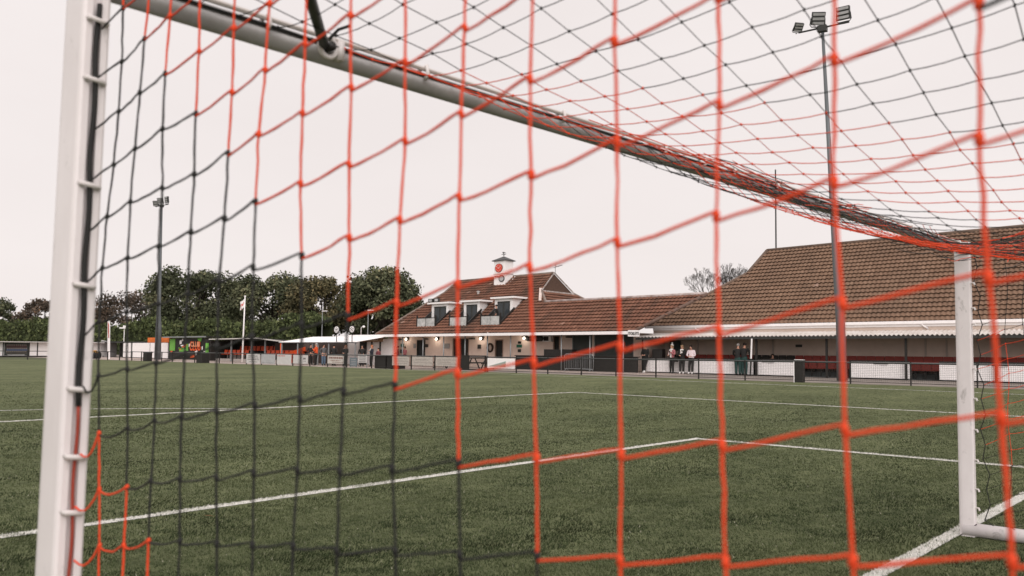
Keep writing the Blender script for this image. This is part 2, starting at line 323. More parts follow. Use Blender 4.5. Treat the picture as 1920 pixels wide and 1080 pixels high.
# ================================================================== BUILDINGS
def tiles(mb, O, U, V, poly, cw, ch, wave=.04, step=.095, skip=None):
    O, U, V = Vector(O), Vector(U).normalized(), Vector(V).normalized(); N = U.cross(V).normalized()
    if N.z < 0: N = -N
    A = [p[0] for p in poly]; B = [p[1] for p in poly]
    def inside(a, b):
        c = False; j = len(poly)-1
        for i in range(len(poly)):
            (xi, yi), (xj, yj) = poly[i], poly[j]
            if (yi > b) != (yj > b) and a < (xj-xi)*(b-yi)/(yj-yi)+xi: c = not c
            j = i
        return c
    prof = [(0, 0), (.22, .1), (.42, .85), (.6, 1), (.8, .75), (1, 0)]; nb = int((max(B)-min(B))/ch)+1; na = int((max(A)-min(A))/cw)+2
    for j in range(nb):
        b0 = min(B)+j*ch
        for i in range(na):
            a0 = min(A)+i*cw
            if not (inside(a0+cw*.5, b0+ch*.45)): continue
            if skip and skip(a0+cw*.5, b0+ch*.5): continue
            k = len(mb.v); r = min(1, max(.001, random.gauss(.45, .14))); jit = random.uniform(-.006, .006)
            if random.random() < .006: r = random.uniform(.85, 1)
            for bb, off in ((b0-.06, step+jit), (b0+ch, .012)):
                for pu, ph in prof: mb.v.append(tuple(O+U*(a0+pu*cw)+V*bb+N*(off+ph*wave)))
            for pu, ph in prof: mb.v.append(tuple(O+U*(a0+pu*cw)+V*(b0-.058)+N*(step+jit+ph*wave-.022)))
            for q in range(5):
                mb.face([k+q, k+q+1, k+6+q+1, k+6+q], 0, r); mb.face([k+12+q, k+12+q+1, k+q+1, k+q], 0, r)
def cap(mb, p, q, r=.11, n=8): mb.path([p, q], r, n)

# ---- middle clubhouse -----------------------------------------------------------------
club, cf = big('clubhouse', 'cream clubhouse with red tiled roof, three white dormers and a small clock turret', 'clubhouse', 31, 55)
T0, SL = 49.4, .634; ZE = 2.52
def zt(t): return ZE+SL*(t-T0)
L = sqrt(1+SL*SL)
def ab(s, t): return (-s, (t-T0)*L)
fp = [(44.3, 49.4), (42.2, 55.2), (42.2, 57.0), (33.0, 57.0), (32.6, 54.6), (31.2, 53.0), (19.0, 53.0), (22.4, 49.4)]
mb = MB()
for pg in ([(44.3, 49.4), (42.2, 55.2), (42.2, 57), (41.1, 57), (41.1, 49.4)], [(33.2, 49.4), (33.2, 57), (33, 57), (32.6, 54.6), (31.2, 53), (19.0, 53), (22.4, 49.4)], [(41.1, 53.9), (41.1, 57), (33.2, 57), (33.2, 53.9)]):
    mb.poly([(t, s, zt(t)-.03) for s, t in pg])
CUT = [(-41.05, -39.2), (-37.95, -36.2), (-35.1, -33.3)]
tiles(mb, (T0, 0, ZE), (0, -1, 0), (1, 0, SL), [ab(s, t) for s, t in fp], .28, .43, skip=lambda a, b: any(x0 < a < x1 for x0, x1 in CUT) and (50.35-T0)*L < b < (52.9-T0)*L)
mb.poly([(65, 44.3, zt(49.0)), (58.8, 42.2, zt(55.2)), (57, 42.2, zt(57)), (57, 33, zt(57)), (59.4, 32.6, 5.8), (61, 31.2, zt(53)), (65, 29, ZE)])
hp = [(31.2, 53.0, zt(53)), (32.6, 54.6, zt(54.6)), (32.6, 59.4, zt(54.6)), (31.2, 61.0, zt(53))]
mb.poly([(t, s, z-.02) for s, t, z in hp])
e0 = Vector((0, 1.4, zt(54.6)-zt(53))); tiles(mb, (53, 31.2, zt(53)), (1, 0, 0), (0, 1.4, zt(54.6)-zt(53)), [(0, 0), (1.6, e0.length), (6.4, e0.length), (8, 0)], .28, .40)
mb.poly([(49.4, 44.3, ZE), (55.2, 42.2, zt(55.2)), (58.8, 42.2, zt(55.2)), (64.6, 44.3, ZE)])
mb.build('roof', TILE_MID, club, cf)
mb = MB(); cap(mb, (57, 42.2, zt(57)+.03), (57, 33, zt(57)+.03)); cap(mb, (49.4, 44.3, ZE+.04), (55.2, 42.2, zt(55.2)+.04)); cap(mb, (55.2, 42.2, zt(55.2)+.04), (57, 42.2, zt(57)+.04))
cap(mb, (53, 31.2, zt(53)+.04), (54.6, 32.6, zt(54.6)+.04)); cap(mb, (61, 31.2, zt(53)+.04), (59.4, 32.6, zt(54.6)+.04))
mb.build('ridge_tile', mat('ridge_lichen', (.13, .09, .07), .95, 0, 2.5, col2=(.26, .21, .18)), club, cf, True)
mb = MB(); cap(mb, (53, 31.3, zt(53)+.03), (53, 19.0, zt(53)+.03)); mb.build('ridge_tile', mat('pale_lichen', (.2, .15, .13), .95, 0, 2.0, col2=(.58, .50, .48)), club, cf, True)
mb = MB(); cap(mb, (53, 18.95, zt(53)+.02), (49.45, 22.35, ZE+.05), .10); mb.build('valley_edge', mat('hip_brown', (.15, .10, .08), .9, .2, 3), club, cf, True)
mb = MB(); mb.poly([(54.6, 32.62, zt(54.6)), (57, 32.98, zt(57)), (59.4, 32.62, zt(54.6))]); mb.build('brick_gablet', BRICK, club, cf)
mb = MB(); mb.bar((54.55, 32.5, zt(54.6)+.02), (57, 32.9, zt(57)+.05), .05, .10); mb.bar((59.45, 32.5, zt(54.6)+.02), (57, 32.9, zt(57)+.05), .05, .10); mb.bar((54.5, 32.50, zt(54.6)-.02), (59.4, 32.50, zt(54.6)-.02), .10, .14)
mb.build('bargeboard', mat('flaking_white', (.62, .57, .54), .7, 0, 7, col2=(.14, .10, .08)), club, cf)
mb = MB(); mb.bar((53.0, 31.7, zt(53)+.15), (54.7, 32.70, zt(54.7)+.14), .20, .05); mb.bar((53.0, 31.5, zt(53)+.08), (60, 31.45, zt(53)+.1), .1, .05); mb.build('flashing', mat('flashing_pale', (.6, .5, .45), .8, .3, 5), club, cf)
mb = MB(); mb.box((49.30, 22.5, 2.34), (49.40, 47.2, 2.53)); mb.build('fascia', WHITE, club, cf)
mb = MB(); mb.box((49.41, 22.6, 2.40), (52.6, 47, 2.44)); mb.build('verandah_soffit', mat('soffit', (.50, .44, .40), .9), club, cf)
# wall with openings left out: pieces between doors
mb = MB()
openings = [(42.0, 42.85, 0, 2.12), (37.75, 39.3, 0, 2.25), (34.6, 35.35, 0, 2.12), (29.75, 30.3, .0, 2.38), (27.15, 28.75, .0, 2.38), (24.0, 27.0, .0, 2.38)]
edges = [45.9]; 
for s0, s1, z0, z1 in openings:
    mb.box((52.6, s1, 0), (52.85, edges[-1], 2.42)); mb.box((52.6, s0, z1), (52.85, s1, 2.42)); edges.append(s0)
mb.box((52.6, 22.7, 0), (52.85, edges[-1], 2.42)); mb.build('wall', CREAM, club, cf)
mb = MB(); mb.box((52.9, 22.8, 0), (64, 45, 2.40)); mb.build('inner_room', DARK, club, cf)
def door(s0, s1, z1, m, glass=False):
    q = MB(); q.box((52.70, s0+.05, 0), (52.75, s1-.05, z1-.05)); d_ = q.build('door', m, club, cf)
    q = MB(); q.box((52.57, s0, 0), (52.69, s0+.06, z1)); q.box((52.57, s1-.06, 0), (52.69, s1, z1)); q.box((52.57, s0+.06, z1-.07), (52.69, s1-.06, z1)); q.build('door_frame', CHAR if glass else mat('oak_frame', (.35, .25, .2), .7), d_, cf)
    q = MB(); q.box((52.66, s0+.12, .95), (52.70, s0+.16, 1.1)); q.build('handle', GALV, d_, cf)
    if glass:
        q = MB(); q.box((52.672, s0+.22, .25), (52.69, s0+.42, z1-.25)); q.box((52.672, s0+.48, .25), (52.69, s1-.12, z1-.25)); q.build('pane', [GLASS], d_, cf)
door(42.0, 42.85, 2.12, CHAR, True); door(37.75, 39.3, 2.25, BLACK); door(34.6, 35.35, 2.12, BLACK); door(29.75, 30.3, 2.38, BLACK)
for s0, s1 in ((27.15, 28.75), (24.0, 27.0)):
    q = MB()
    for i in range(22):
        z = .9+i*.068; q.box((52.66+(.012 if i % 2 else 0), s0+.04, z), (52.72, s1-.04, z+.066))
    sh = q.build('roller_shutter', SHUT, club, cf)
    for sg_ in (s0, s1-.05): q = MB(); q.box((52.60, sg_, .9), (52.73, sg_+.05, 2.38)); q.build('guide_rail', GALV, sh, cf)
for s in (43.85, 40.78, 36.54, 32.67):
    q = MB(); q.disc((52.5, s, 2.23), (1, 0, 0), .16, .12, 16, 0); w_ = q.build('wall_lamp', BLACK, club, cf, True)
    q = MB(); q.ball((52.43, s, 2.20), (.08, .105, .115), 0, 12, 8); q.build('lamp_glass', LAMPG, w_, cf, True); q = MB(); q.box((52.3, s-.15, 2.31), (52.6, s+.15, 2.36)); q.build('hood', BLACK, w_, cf)
    ld = bpy.data.lights.new('wall_lamp_light', 'POINT'); ld.energy = 4.5; ld.color = (1, .86, .72); ld.shadow_soft_size = .12; lo_ = bpy.data.objects.new('wall_lamp_light', ld); COL.objects.link(lo_); lo_.parent = w_; lo_.location = cf(52.22, s, 2.14)
def wallbit(name, s0, s1, z0, z1, m, d=.05, lab=None):
    q = MB(); q.box((52.6-d, s0, z0), (52.598, s1, z1)); return q.build(name, m, club, cf, label=lab)
wallbit('wall_sign', 44.2, 44.5, 1.55, 1.80, GREEN); wallbit('wall_sign', 44.2, 44.48, 1.84, 1.98, WHITE, .03); wallbit('meter_box', 44.16, 44.5, 1.0, 1.32, CHAR, .12)
wallbit('notice_board', 42.95, 43.18, 1.44, 1.82, GREYB); wallbit('meter_box', 41.7, 41.95, 1.52, 1.78, CHAR, .1); wallbit('notice_board', 39.6, 40.07, 1.42, 1.82, GREYB)
wallbit('meter_box', 36.62, 36.88, 1.42, 1.74, CHAR, .1); wallbit('wall_sign', 32.95, 33.4, 1.52, 1.74, GREEN); wallbit('wall_sign', 33.02, 33.3, 1.80, 1.98, BLACK, .03); wallbit('wall_sign', 33.03, 33.3, 1.18, 1.40, CHAR, .03)
q = MB()
for k in range(8):
    a = 2*pi*k/8; a2_ = 2*pi*(k+1)/8; q.bar((52.52, 35.74+.24*cos(a), 1.5+.32*sin(a)), (52.52, 35.74+.24*cos(a2_), 1.5+.32*sin(a2_)), .14, .1)
q.build('wall_wreath', mat('wreath_brown', (.06, .04, .03), .9, .4, 20), club, cf)
for s, z in ((37.4, 2.2), (44.6, 2.18), (41.9, 2.2), (31.9, 2.26), (28.95, 2.26)):
    q = MB(); q.cbox((52.48, s, z), (.2, .42, .10)); q.build('heater_bar', CHAR, club, cf)
for k in range(5):
    q = MB(); q.disc((52.35, 32.2-k*.27, 2.16), (1, 0, 0), .19, .3, 14); q.build('wall_keg', CHAR, club, cf, True)
q = MB(); q.box((52.3, 30.3, 1.95), (52.597, 31.02, 2.36)); ac = q.build('air_conditioner', WHITE, club, cf)
q = MB(); q.box((52.285, 30.52, 2.0), (52.298, 30.92, 2.31)); q.build('fan_grille', DARK, ac, cf)
# verandah posts
for s in (41.9, 39.9, 37.95, 36.0, 34.02, 32.05, 30.05, 27.95, 25.78, 23.35):
    q = MB(); q.path([(49.75, s, 0), (49.75, s, 2.40)], .045, 10); q.build('verandah_post', GALV, club, cf, True)
# black front boarding
q = MB(); q.box((50.2, 22.55, 0), (50.3, 31.9, .93)); q.box((50.1, 22.5, .93), (50.42, 31.95, .98)); q.box((50.2, 27.4, .98), (50.9, 29.6, 1.40)); q.build('front_counter', BLACK, club, cf)
# dormers with recessed balconies
for i, (s0, s1, ztop) in enumerate(((39.3, 40.95, 5.02), (36.36, 37.85, 5.04), (33.42, 35.0, 5.16))):
    tr = T0+(ztop-ZE)/SL
    q = MB(); q.box((51.75, s0-.28, ztop), (tr+.05, s1+.25, ztop+.13)); dm = q.build('dormer', WHITE, club, cf)
    q = MB()
    for sy in (s0, s1-.06):   # triangular cheeks
        q.extr([(52.0, zt(52.0)-.25), (52.0, ztop), (tr, ztop)], (0, sy, 0), (1, 0, 0), (0, 0, 1), (0, 1, 0), .06)
    q.box((51.99, s0+.06, ztop-.2), (52.06, s1-.06, ztop)); q.box((51.99, s0+.06, 2.95), (52.06, s0+.22, ztop-.2)); q.box((51.99, s1-.22, 2.95), (52.06, s1-.06, ztop-.2))
    q.build('cheek', WHITE, dm, cf)
    q = MB(); q.box((52.05, s0+.22, 2.98), (52.1, s1-.22, ztop-.2)); dd = q.build('balcony_door', CHAR, dm, cf)
    q = MB(); w2 = (s1-s0-.44)
    for k in range(2): q.box((52.03, s0+.32+k*w2/2, 3.15), (52.045, s0+.16+(k+1)*w2/2, ztop-.32))
    q.build('pane', GLASS, dm, cf)
    q = MB(); zb = 2.98; q.box((50.3, s0-.12, 2.74), (52.0, s1+.05, 2.96), 0)
    for sy in (s0-.12, s1):
        q.extr([(50.3, 2.96), (50.3, 3.10), (52.0, zt(52.0)+.12), (52.0, 2.96)], (0, sy, 0), (1, 0, 0), (0, 0, 1), (0, 1, 0), .06)
        q.bar((50.3, sy+.03, zt(50.3)+.16), (52.1, sy+.03, zt(52.1)+.20), .09, .12)
        q.bar((50.32, sy+.03, 2.96), (50.32, sy+.03, 4.02), .09)
    q.bar((50.32, s0-.1, 3.82), (50.32, s1+.05, 3.82), .06); q.bar((50.32, s0-.1, 2.95), (50.32, s1+.05, 2.95), .08)
    if i != 1: q.bar((50.32, (s0+s1)/2, 2.95), (50.32, (s0+s1)/2, 3.8), .06)
    q.build('balcony', BLACK, dm, cf)
    q = MB(); q.box((50.29, s0, 3.0), (50.305, s1-.02, 3.78)); q.build('balustrade_glass', CLEAR, dm, cf)
q = MB()
for s in (41.75, 41.15): q.cbox((52.9, s, 5.42), (.22, .42, .30)); q.box((52.78, s-.15, 5.32), (52.79, s+.15, 5.52), 1)
q.bar((52.9, 42.0, 5.24), (52.9, 40.9, 5.24), .05); q.bar((52.9, 41.4, 4.6), (52.9, 41.4, 5.3), .06); q.build('floodlight_pair', [CHAR, GREYB], club, cf)
q = MB(); q.path([(54.6, 38.4, zt(54.6)), (54.6, 38.4, zt(54.6)+.22)], .1, 10); q.ball((54.6, 38.4, zt(54.6)+.26), (.16, .16, .07)); q.build('vent_cowl', mat('zinc', (.4, .38, .36), .6), club, cf, True)
# clock turret
q = MB(); q.box((55.8, 36.7, 6.4), (56.95, 37.75, 8.60)); tu = q.build('clock_turret', WHITE, club, cf)
q = MB(); q.box((55.76, 36.66, 7.52), (56.99, 37.79, 7.57)); q.build('string_course', mat('grey_trim', (.45, .44, .43), .7), tu, cf)
q = MB(); c4 = [(55.66, 36.56, 8.6), (57.09, 36.56, 8.6), (57.09, 37.89, 8.6), (55.66, 37.89, 8.6)]; ap = (56.37, 37.22, 9.03)
q.box((55.66, 36.56, 8.602), (57.09, 37.89, 8.66))
for k in range(4): q.poly([(*c4[k][:2], 8.662), (*c4[(k+1) % 4][:2], 8.662), ap])
q.build('turret_roof', LEAD, tu, cf)
q = MB(); q.path([(56.37, 37.22, 9.0), (56.37, 37.22, 9.42)], .015, 6); q.bar((56.37, 37.0, 9.2), (56.37, 37.44, 9.2), .03); q.bar((56.2, 37.22, 9.2), (56.55, 37.22, 9.2), .03); q.ball((56.37, 37.22, 9.12), .05); q.poly([(56.37, 37.0, 9.3), (56.37, 37.3, 9.26), (56.37, 37.4, 9.4), (56.37, 37.2, 9.36)]); q.build('weather_vane', BLACK, tu, cf)
q = MB(); cs, cz = 37.28, 8.02; q.disc((55.775, cs, cz), (1, 0, 0), .36, .05, 28, 0); q.disc((55.755, cs, cz), (1, 0, 0), .325, .03, 28, 1); ck = q.build('clock_face', [mat('clock_rim', (.12, .03, .02), .5), CLOCK], tu, cf)
q = MB()
for k in range(12):
    a = 2*pi*k/12; q = MB(); q.bar((55.735, cs+.22*sin(a), cz+.22*cos(a)), (55.735, cs+.29*sin(a), cz+.29*cos(a)), .035, .012); q.build('hour_mark', WHITE, ck, cf)
q = MB(); q.bar((55.73, cs+.06, cz-.06), (55.73, cs-.17, cz+.13), .035, .012); q.build('clock_hand', WHITE, ck, cf); q = MB(); q.bar((55.728, cs-.05, cz-.05), (55.728, cs+.24, cz+.17), .03, .012); q.build('clock_hand', WHITE, ck, cf)
q = MB(); q.disc((55.77, 37.0, 7.13), (1, 0, 0), .27, .06, 22, 0); q.disc((55.755, 37.0, 7.13), (1, 0, 0), .20, .06, 22, 1); q.bar((55.78, 37.25, 7.3), (55.78, 37.7, 7.36), .05); q.build('loudspeaker', [CHAR, GREYB], tu, cf)
q = MB(); q.bar((55.7, 36.5, 6.5), (56.95, 36.5, 7.36), .1, .05); q.build('turret_flashing', WHITE, tu, cf)
q = MB(); q.path([(56.8, 32.7, 7.3), (56.8, 32.7, 8.0)], .02, 6); q.bar((56.8, 32.85, 7.75), (56.8, 32.1, 7.9), .03); q.bar((56.6, 32.5, 7.82), (57.0, 32.5, 7.82), .02); q.bar((56.6, 32.2, 7.88), (57.0, 32.2, 7.88), .02); q.build('aerial', CHAR, club, cf)
# brown lean-to beside the clubhouse with a TOILETS board
q = MB(); q.box((50.2, 44.35, 1.95), (50.28, 47.1, 2.36)); bb = q.build('gable_board', BROWN, club, cf); q = MB(); q.box((52.4, 45.95, 0), (52.5, 47.2, 2.3)); q.build('lean_to_wall', mat('lean_to_brown', (.2, .14, .1), .8), club, cf)
q = MB(); q.box((50.16, 44.85, 2.05), (50.195, 46.1, 2.33)); q.build('toilets_board', mat('cream_board', (.6, .5, .4), .7), bb, cf)
text(bb, 'lettering', 'TOILETS', .26, BLACK, 50.15, 46.05, 2.10, cf, 1.15)

# ---- hall with the seated stand ----------------------------------------------------------
hall, hf = big('stand_hall', 'large hall with brown tiled roof over a long low seated stand', 'hall', 9, 58)
T1, Z1, S1 = 54.0, 2.92, .68
def zh(t): return Z1+S1*(t-T1)
Lh = sqrt(1+S1*S1)
fp = [(23.6, 54), (18.35, 59.2), (17.75, 61.6), (-14, 61.6), (-14, 54)]
mb = MB(); mb.poly([(t, s, zh(t)-.03) for s, t in fp]); tiles(mb, (T1, 0, Z1), (0, -1, 0), (1, 0, S1), [(-s, (t-T1)*Lh) for s, t in fp], .27, .44, .045, .10)
mb.poly([(54, 23.6, Z1), (59.2, 18.35, zh(59.2)), (64, 18.35, zh(59.2)), (69.2, 23.6, Z1)])
mb.poly([(61.6, 17.75, zh(61.6)), (61.6, -14, zh(61.6)), (69.2, -14, Z1), (69.2, 23.6, Z1), (64, 18.35, zh(59.2))])
mb.build('roof', TILE_HALL, hall, hf)
mb = MB(); cap(mb, (54, 23.6, Z1+.04), (59.2, 18.35, zh(59.2)+.05), .10); cap(mb, (59.2, 18.35, zh(59.2)+.05), (61.6, 17.75, zh(61.6)+.05), .12); cap(mb, (61.6, 17.75, zh(61.6)+.05), (61.6, -14, zh(61.6)+.05), .12)
mb.build('ridge_tile', mat('hall_ridge', (.15, .105, .08), .95, .25, 3), hall, hf, True)
q = MB(); q.box((53.80, -14, 2.80), (53.95, 23.75, 2.95)); q.box((53.955, -14, 2.66), (54.0, 23.2, 2.80)); q.build('gutter', WHITE, hall, hf)
for s in (20.1, 6.3, -5.0):
    q = MB(); q.path([(53.87, s+.1, 2.85), (53.87, s, 2.72), (54.0, s-.25, 2.55)], .05, 8); q.build('downpipe', WHITE, hall, hf, True)
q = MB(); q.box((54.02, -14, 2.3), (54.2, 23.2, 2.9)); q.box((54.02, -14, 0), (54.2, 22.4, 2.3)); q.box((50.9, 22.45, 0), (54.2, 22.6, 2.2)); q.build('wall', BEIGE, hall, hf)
q = MB()
PIL = mat('pilaster', (.42, .36, .32), .8)
for s in (20.0, 15.0, 6.2, 5.1, -1, -6): q = MB(); q.box((53.95, s-.05, 0), (54.018, s+.05, 2.3)); q.build('wall_pilaster', PIL, hall, hf)
# corrugated canopy
q = MB(); NC = 300; ct, cz0, bt, bz = 50.45, 2.19, 54.0, 2.47; k0 = len(q.v)
for i in range(NC*4+1):
    s = 22.9-36*i/(NC*4); w_ = .036*sin(2*pi*i/8); 
    q.v += [(ct, s, cz0+w_), (bt, s, bz+w_), (ct, s, cz0+w_-.02)]
for i in range(NC*4): a = 3*i; q.face([a, a+3, a+4, a+1]); q.face([a+2, a+5, a+3, a])
q.build('corrugated_canopy', mat('canopy_sheet', (.66, .62, .59), .6, 0, .8, col2=(.45, .40, .36), stretch=(1, 1, 1)), hall, hf)
q = MB(); q.box((50.5, -13, 2.02), (50.6, 22.85, 2.15)); q.build('canopy_beam', CHAR, hall, hf); q = MB(); q.box((50.61, -13, 2.10), (53.9, 22.85, 2.13)); q.build('canopy_soffit', mat('canopy_soffit', (.55, .50, .46), .9), hall, hf)
for s in (22.53, 15.07, 10.96, 6.73, 2.38, -2.0, -6.4):
    q = MB(); q.bar((50.95, s, 0), (50.95, s, 2.05), .12); q.build('canopy_post', BLACK, hall, hf)
q = MB(); q.path([(50.5, 15.25, .95), (50.5, 15.2, 2.05)], .05, 8, 0); q.path([(50.5, 15.3, 0), (50.5, 15.25, .95)], .05, 8, 1); q.build('canopy_post', [WHITE, BLACK], hall, hf, label='slim canopy post, white above the wall and black below')
# terrace steps and seats
q = MB(); q.box((51.6, -13, 0), (54.0, 22.3, .02)); q.box((53.0, -13, .02), (54.0, 22.3, .27)); q.build('terrace_step', mat('stand_concrete', (.10, .11, .11), .9, .2, 2), hall, hf)
q = MB(); q.box((-.20, -.22, .42), (.20, .22, .46)); q.extr([(.16, .46), (.22, .46), (.28, .80), (.27, .86), (.22, .87)], (0, -.22, 0), (1, 0, 0), (0, 0, 1), (0, 1, 0), .44); q.box((-.02, -.03, 0), (.06, .03, .42), 1)
seat_me = q.build('seat', [REDS, BLACK], hall)
seat_bk = seat_me.data.copy(); seat_bk.materials[0] = DARK
first = True
for row, (t, z) in enumerate(((52.55, .02), (53.40, .27))):
    for i in range(66):
        s = 21.6-.52*i
        if s < -12: break
        o = seat_me if first else seat_me.copy()
        if not first: COL.objects.link(o); o.parent = hall
        first = False
        if row == 1 and s > 20.6: o.data = seat_bk
        if 13.3 < s < 15.9: o.data = seat_bk
        p = bp(s, t, z); p0 = bp(9, 58, 0); o.location = p-p0; o.rotation_euler = (0, 0, AN); o.scale = (fs(s),)*3
# white front wall panels
for s0, s1 in ((15.35, 22.4), (12.75, 15.2), (6.6, 9.75), (-4, 5.1)):
    q = MB(); q.box((51.15, s0, .06), (51.25, s1, .86)); w_ = q.build('front_wall_panel', WHITE, hall, hf)
    q = MB(); q.box((51.12, s0, .86), (51.28, s1, .93)); q.build('coping', BLACK, w_, hf)
    c_ = {12.75: 14.4, 6.6: 8.05, -4: 2.2}.get(s0)
    if c_:
        q = MB(); q.box((51.135, c_-.35, .74), (51.148, c_+.4, .765)); q.box((51.135, c_-.3, .67), (51.148, c_+.05, .69)); q.build('notice_strip', PRINT, w_, hf)
q = MB(); q.box((53.9, 21.2, 1.35), (54.0, 21.95, 2.0)); q.build('wall_poster', mat('poster', (.05, .07, .07), .6, .6, 6), hall, hf)
q = MB(); q.box((53.97, 13.2, 1.6), (54.015, 13.6, 1.75)); q.build('wall_plaque', CHAR, hall, hf)
q = MB(); q.box((51.2, 21.3, .93), (51.7, 22.0, 1.45)); tag_o = q.build('equipment_case', BLACK, hall, hf)

# TOILETS hanging sign
sg = bthing('toilet_sign', 'white TOILETS sign hung from the verandah end beside the hall', 'sign', 22.4, 49.3)
q = MB(); q.box((-.02, -.38, 2.20), (.02, .38, 2.58)); q.build('board', WHITE, sg); q = MB(); q.bar((0, -.2, 2.58), (0, -.2, 2.66), .02); q.bar((0, .2, 2.58), (0, .2, 2.66), .02); q.build('bracket', CHAR, sg)
text(sg, 'lettering', '!TOILETS', .26, BLACK, -.03, .36, 2.29, None, .70)
# distant slim mast behind the hall
ms = bthing('slim_mast', 'thin dark mast rising behind the hall ridge', 'mast', 18.45, 66); q = MB(); q.path([(0, 0, 0), (0, 0, 14.5)], [.07, .05], 8); q.build('mast_tube', CHAR, ms)

# ---- white roofed shelter -----------------------------------------------------------------
shl, sf = big('terrace_shelter', 'open terrace shelter under a white sheet roof left of the clubhouse', 'shelter', 47, 48)
q = MB(); k0 = 0; n_ = 160
for i in range(n_+1):
    s = 51.9-(51.9-43.5)*i/n_; w_ = .02*(i % 2); q.v += [(46.5, s, 1.90+w_), (50.0, s-.1, 2.42+w_), (46.5, s, 1.86+w_)]
for i in range(n_): a = 3*i; q.face([a, a+3, a+4, a+1]); q.face([a+2, a+5, a+3, a])
q.build('roof_sheet', WHITE, shl, sf)
q = MB(); q.box((46.45, 43.5, 1.80), (46.55, 51.9, 1.87)); q.build('roof_beam', BLACK, shl, sf)
for s in (51.6, 49.8, 48.2, 47.6, 46.45, 44.6, 43.7):
    q = MB(); q.bar((46.55, s, 0), (46.55, s, 1.86), .08); q.build('roof_post', GALV if s not in (44.6,) else BLACK, shl, sf)
q = MB(); q.box((50.6, 48.7, 0), (50.7, 57, 1.9)); q.build('back_wall', mat('shelter_brown', (.10, .08, .07), .9), shl, sf)
q = MB(); q.box((50.6, 43.3, 0), (50.7, 48.7, 2.2), 0)
q.build('white_back_wall', WHITE, shl, sf)
q = MB()
for s in (48.65, 47.0, 46.4, 45.8, 44.9): q = MB(); q.box((50.55, s-.06, 0), (50.598, s+.06, 2.2)); q.build('wall_post', BLACK, shl, sf)
q = MB(); q.box((50.55, 46.46, 0), (50.59, 46.94, 2.05)); q.build('shelter_door', BLACK, shl, sf)
for s in (45.5, 43.92):
    rs = bthing('round_ball_sign', 'round white football sign on a black disc, %s of two above the terrace shelter' % ('left' if s > 45 else 'right'), 'sign', s, 46.4, 'round football signs')
    q = MB(); q.disc((0, 0, 2.90), (1, 0, 0), .30, .06, 24, 1); q.disc((-.03, 0, 2.90), (1, 0, 0), .25, .06, 24, 0); q.build('disc', [WHITE, BLACK], rs)
    q = MB()
    for a in range(5):
        q.disc((-.064, .15*cos(a*2*pi/5+.3), 2.90+.15*sin(a*2*pi/5+.3)), (1, 0, 0), .05, .012, 5)
    q.disc((-.064, 0, 2.90), (1, 0, 0), .06, .012, 5); q.build('ball_patches', BLACK, rs); q = MB(); q.bar((0, 0, 1.9), (0, 0, 2.62), .05); q.build('sign_post', BLACK, rs)
# street lamps behind
for (s, t, h, lab) in ((52.4, 51.6, 4.9, 'slim white street lamp behind the left half of the terrace shelter'), (47.2, 51.6, 4.75, 'slim white street lamp behind the terrace shelter near the clubhouse roof')):
    o = bthing('street_lamp', lab, 'street lamp', s, t, 'street lamps behind the shelter'); q = MB(); q.path([(0, 0, 0), (0, 0, h)], [.06, .035], 8); q.build('pole', GALV, o); q = MB(); q.cbox((0, -.28, h+.02), (.14, .6, .07)); q.build('lamp_head', WHITE, o)
o = bthing('security_camera', 'small white camera dome on a short pole above the terrace shelter', 'camera', 46.9, 50.5); q = MB(); q.path([(0, 0, 2.2), (0, 0, 3.2), (0, -.25, 3.3)], .03, 8); q.build('pole', WHITE, o, None, True); q = MB(); q.ball((0, -.3, 3.28), (.12, .14, .1)); q.build('dome', WHITE, o, None, True)

# ---- left stand with orange seats ------------------------------------------------------------
st2, s2 = big('covered_stand', 'low dark covered stand with orange seats beside the flagpole', 'stand', 59, 49)
q = MB(); q.poly([(47.9, 62.3, 2.28), (47.9, 56.2, 2.34), (51.4, 56.8, 2.2), (51.4, 64.0, 2.2)]); q.poly([(47.9, 62.3, 2.20), (47.9, 56.2, 2.26), (51.4, 56.8, 2.12), (51.4, 64.0, 2.12)]); q.poly([(47.9, 56.2, 2.34), (47.9, 53.0, 2.02), (51.4, 53.6, 2.0), (51.4, 56.8, 2.2)]); q.build('roof', DARK, st2, s2)
q = MB(); q.bar((47.88, 62.3, 2.25), (47.88, 56.2, 2.31), .05, .10); q.bar((47.88, 56.2, 2.31), (47.88, 53.0, 1.98), .05, .10); q.build('roof_edge', mat('pale_edge', (.55, .53, .5), .6), st2, s2)
q = MB(); q.box((51.2, 53.3, 0), (51.4, 63.9, 2.15)); q.box((48.3, 62.6, 0), (51.2, 62.7, 2.1)); q.build('wall', DARK, st2, s2)
q = MB(); q.extr([(48.2, 0), (51.2, 0), (51.2, 1.7), (48.2, .8)], (0, 53.25, 0), (1, 0, 0), (0, 0, 1), (0, 1, 0), .08); q.build('end_panel', ORANGE, st2, s2)
q = MB(); q.bar((48.0, 53.3, 0), (48.0, 53.3, 1.95), .12); q.build('end_post', ORANGE, st2, s2)
for s in (60.2, 57.6, 55.9):
    q = MB(); q.bar((48.6, s, 0), (48.6, s, 2.2), .1); q.build('roof_post', GALV, st2, s2)
q = MB(); q.box((48.8, 53.5, .0), (51.2, 62.5, .25)); q.box((50.0, 53.5, .25), (51.2, 62.5, .65)); q.build('step', mat('pale_concrete', (.4, .36, .33), .9, .1, 2), st2, s2)
first = True
for t, z, s0 in ((49.3, .25, 62.0), (50.5, .65, 61.4)):
    for i in range(17):
        s = s0-.55*i
        if t < 50 and 57.0 < s < 59.0: continue
        me = seat_me.data.copy() if first else me
        if first: me.materials[0] = ORS
        o = bpy.data.objects.new('seat', me); COL.objects.link(o); o.parent = st2; first = False
        o.location = bp(s, t, z)-bp(59, 49, 0); o.rotation_euler = (0, 0, AN); o.scale = (fs(s)*1.05,)*3
q = MB()
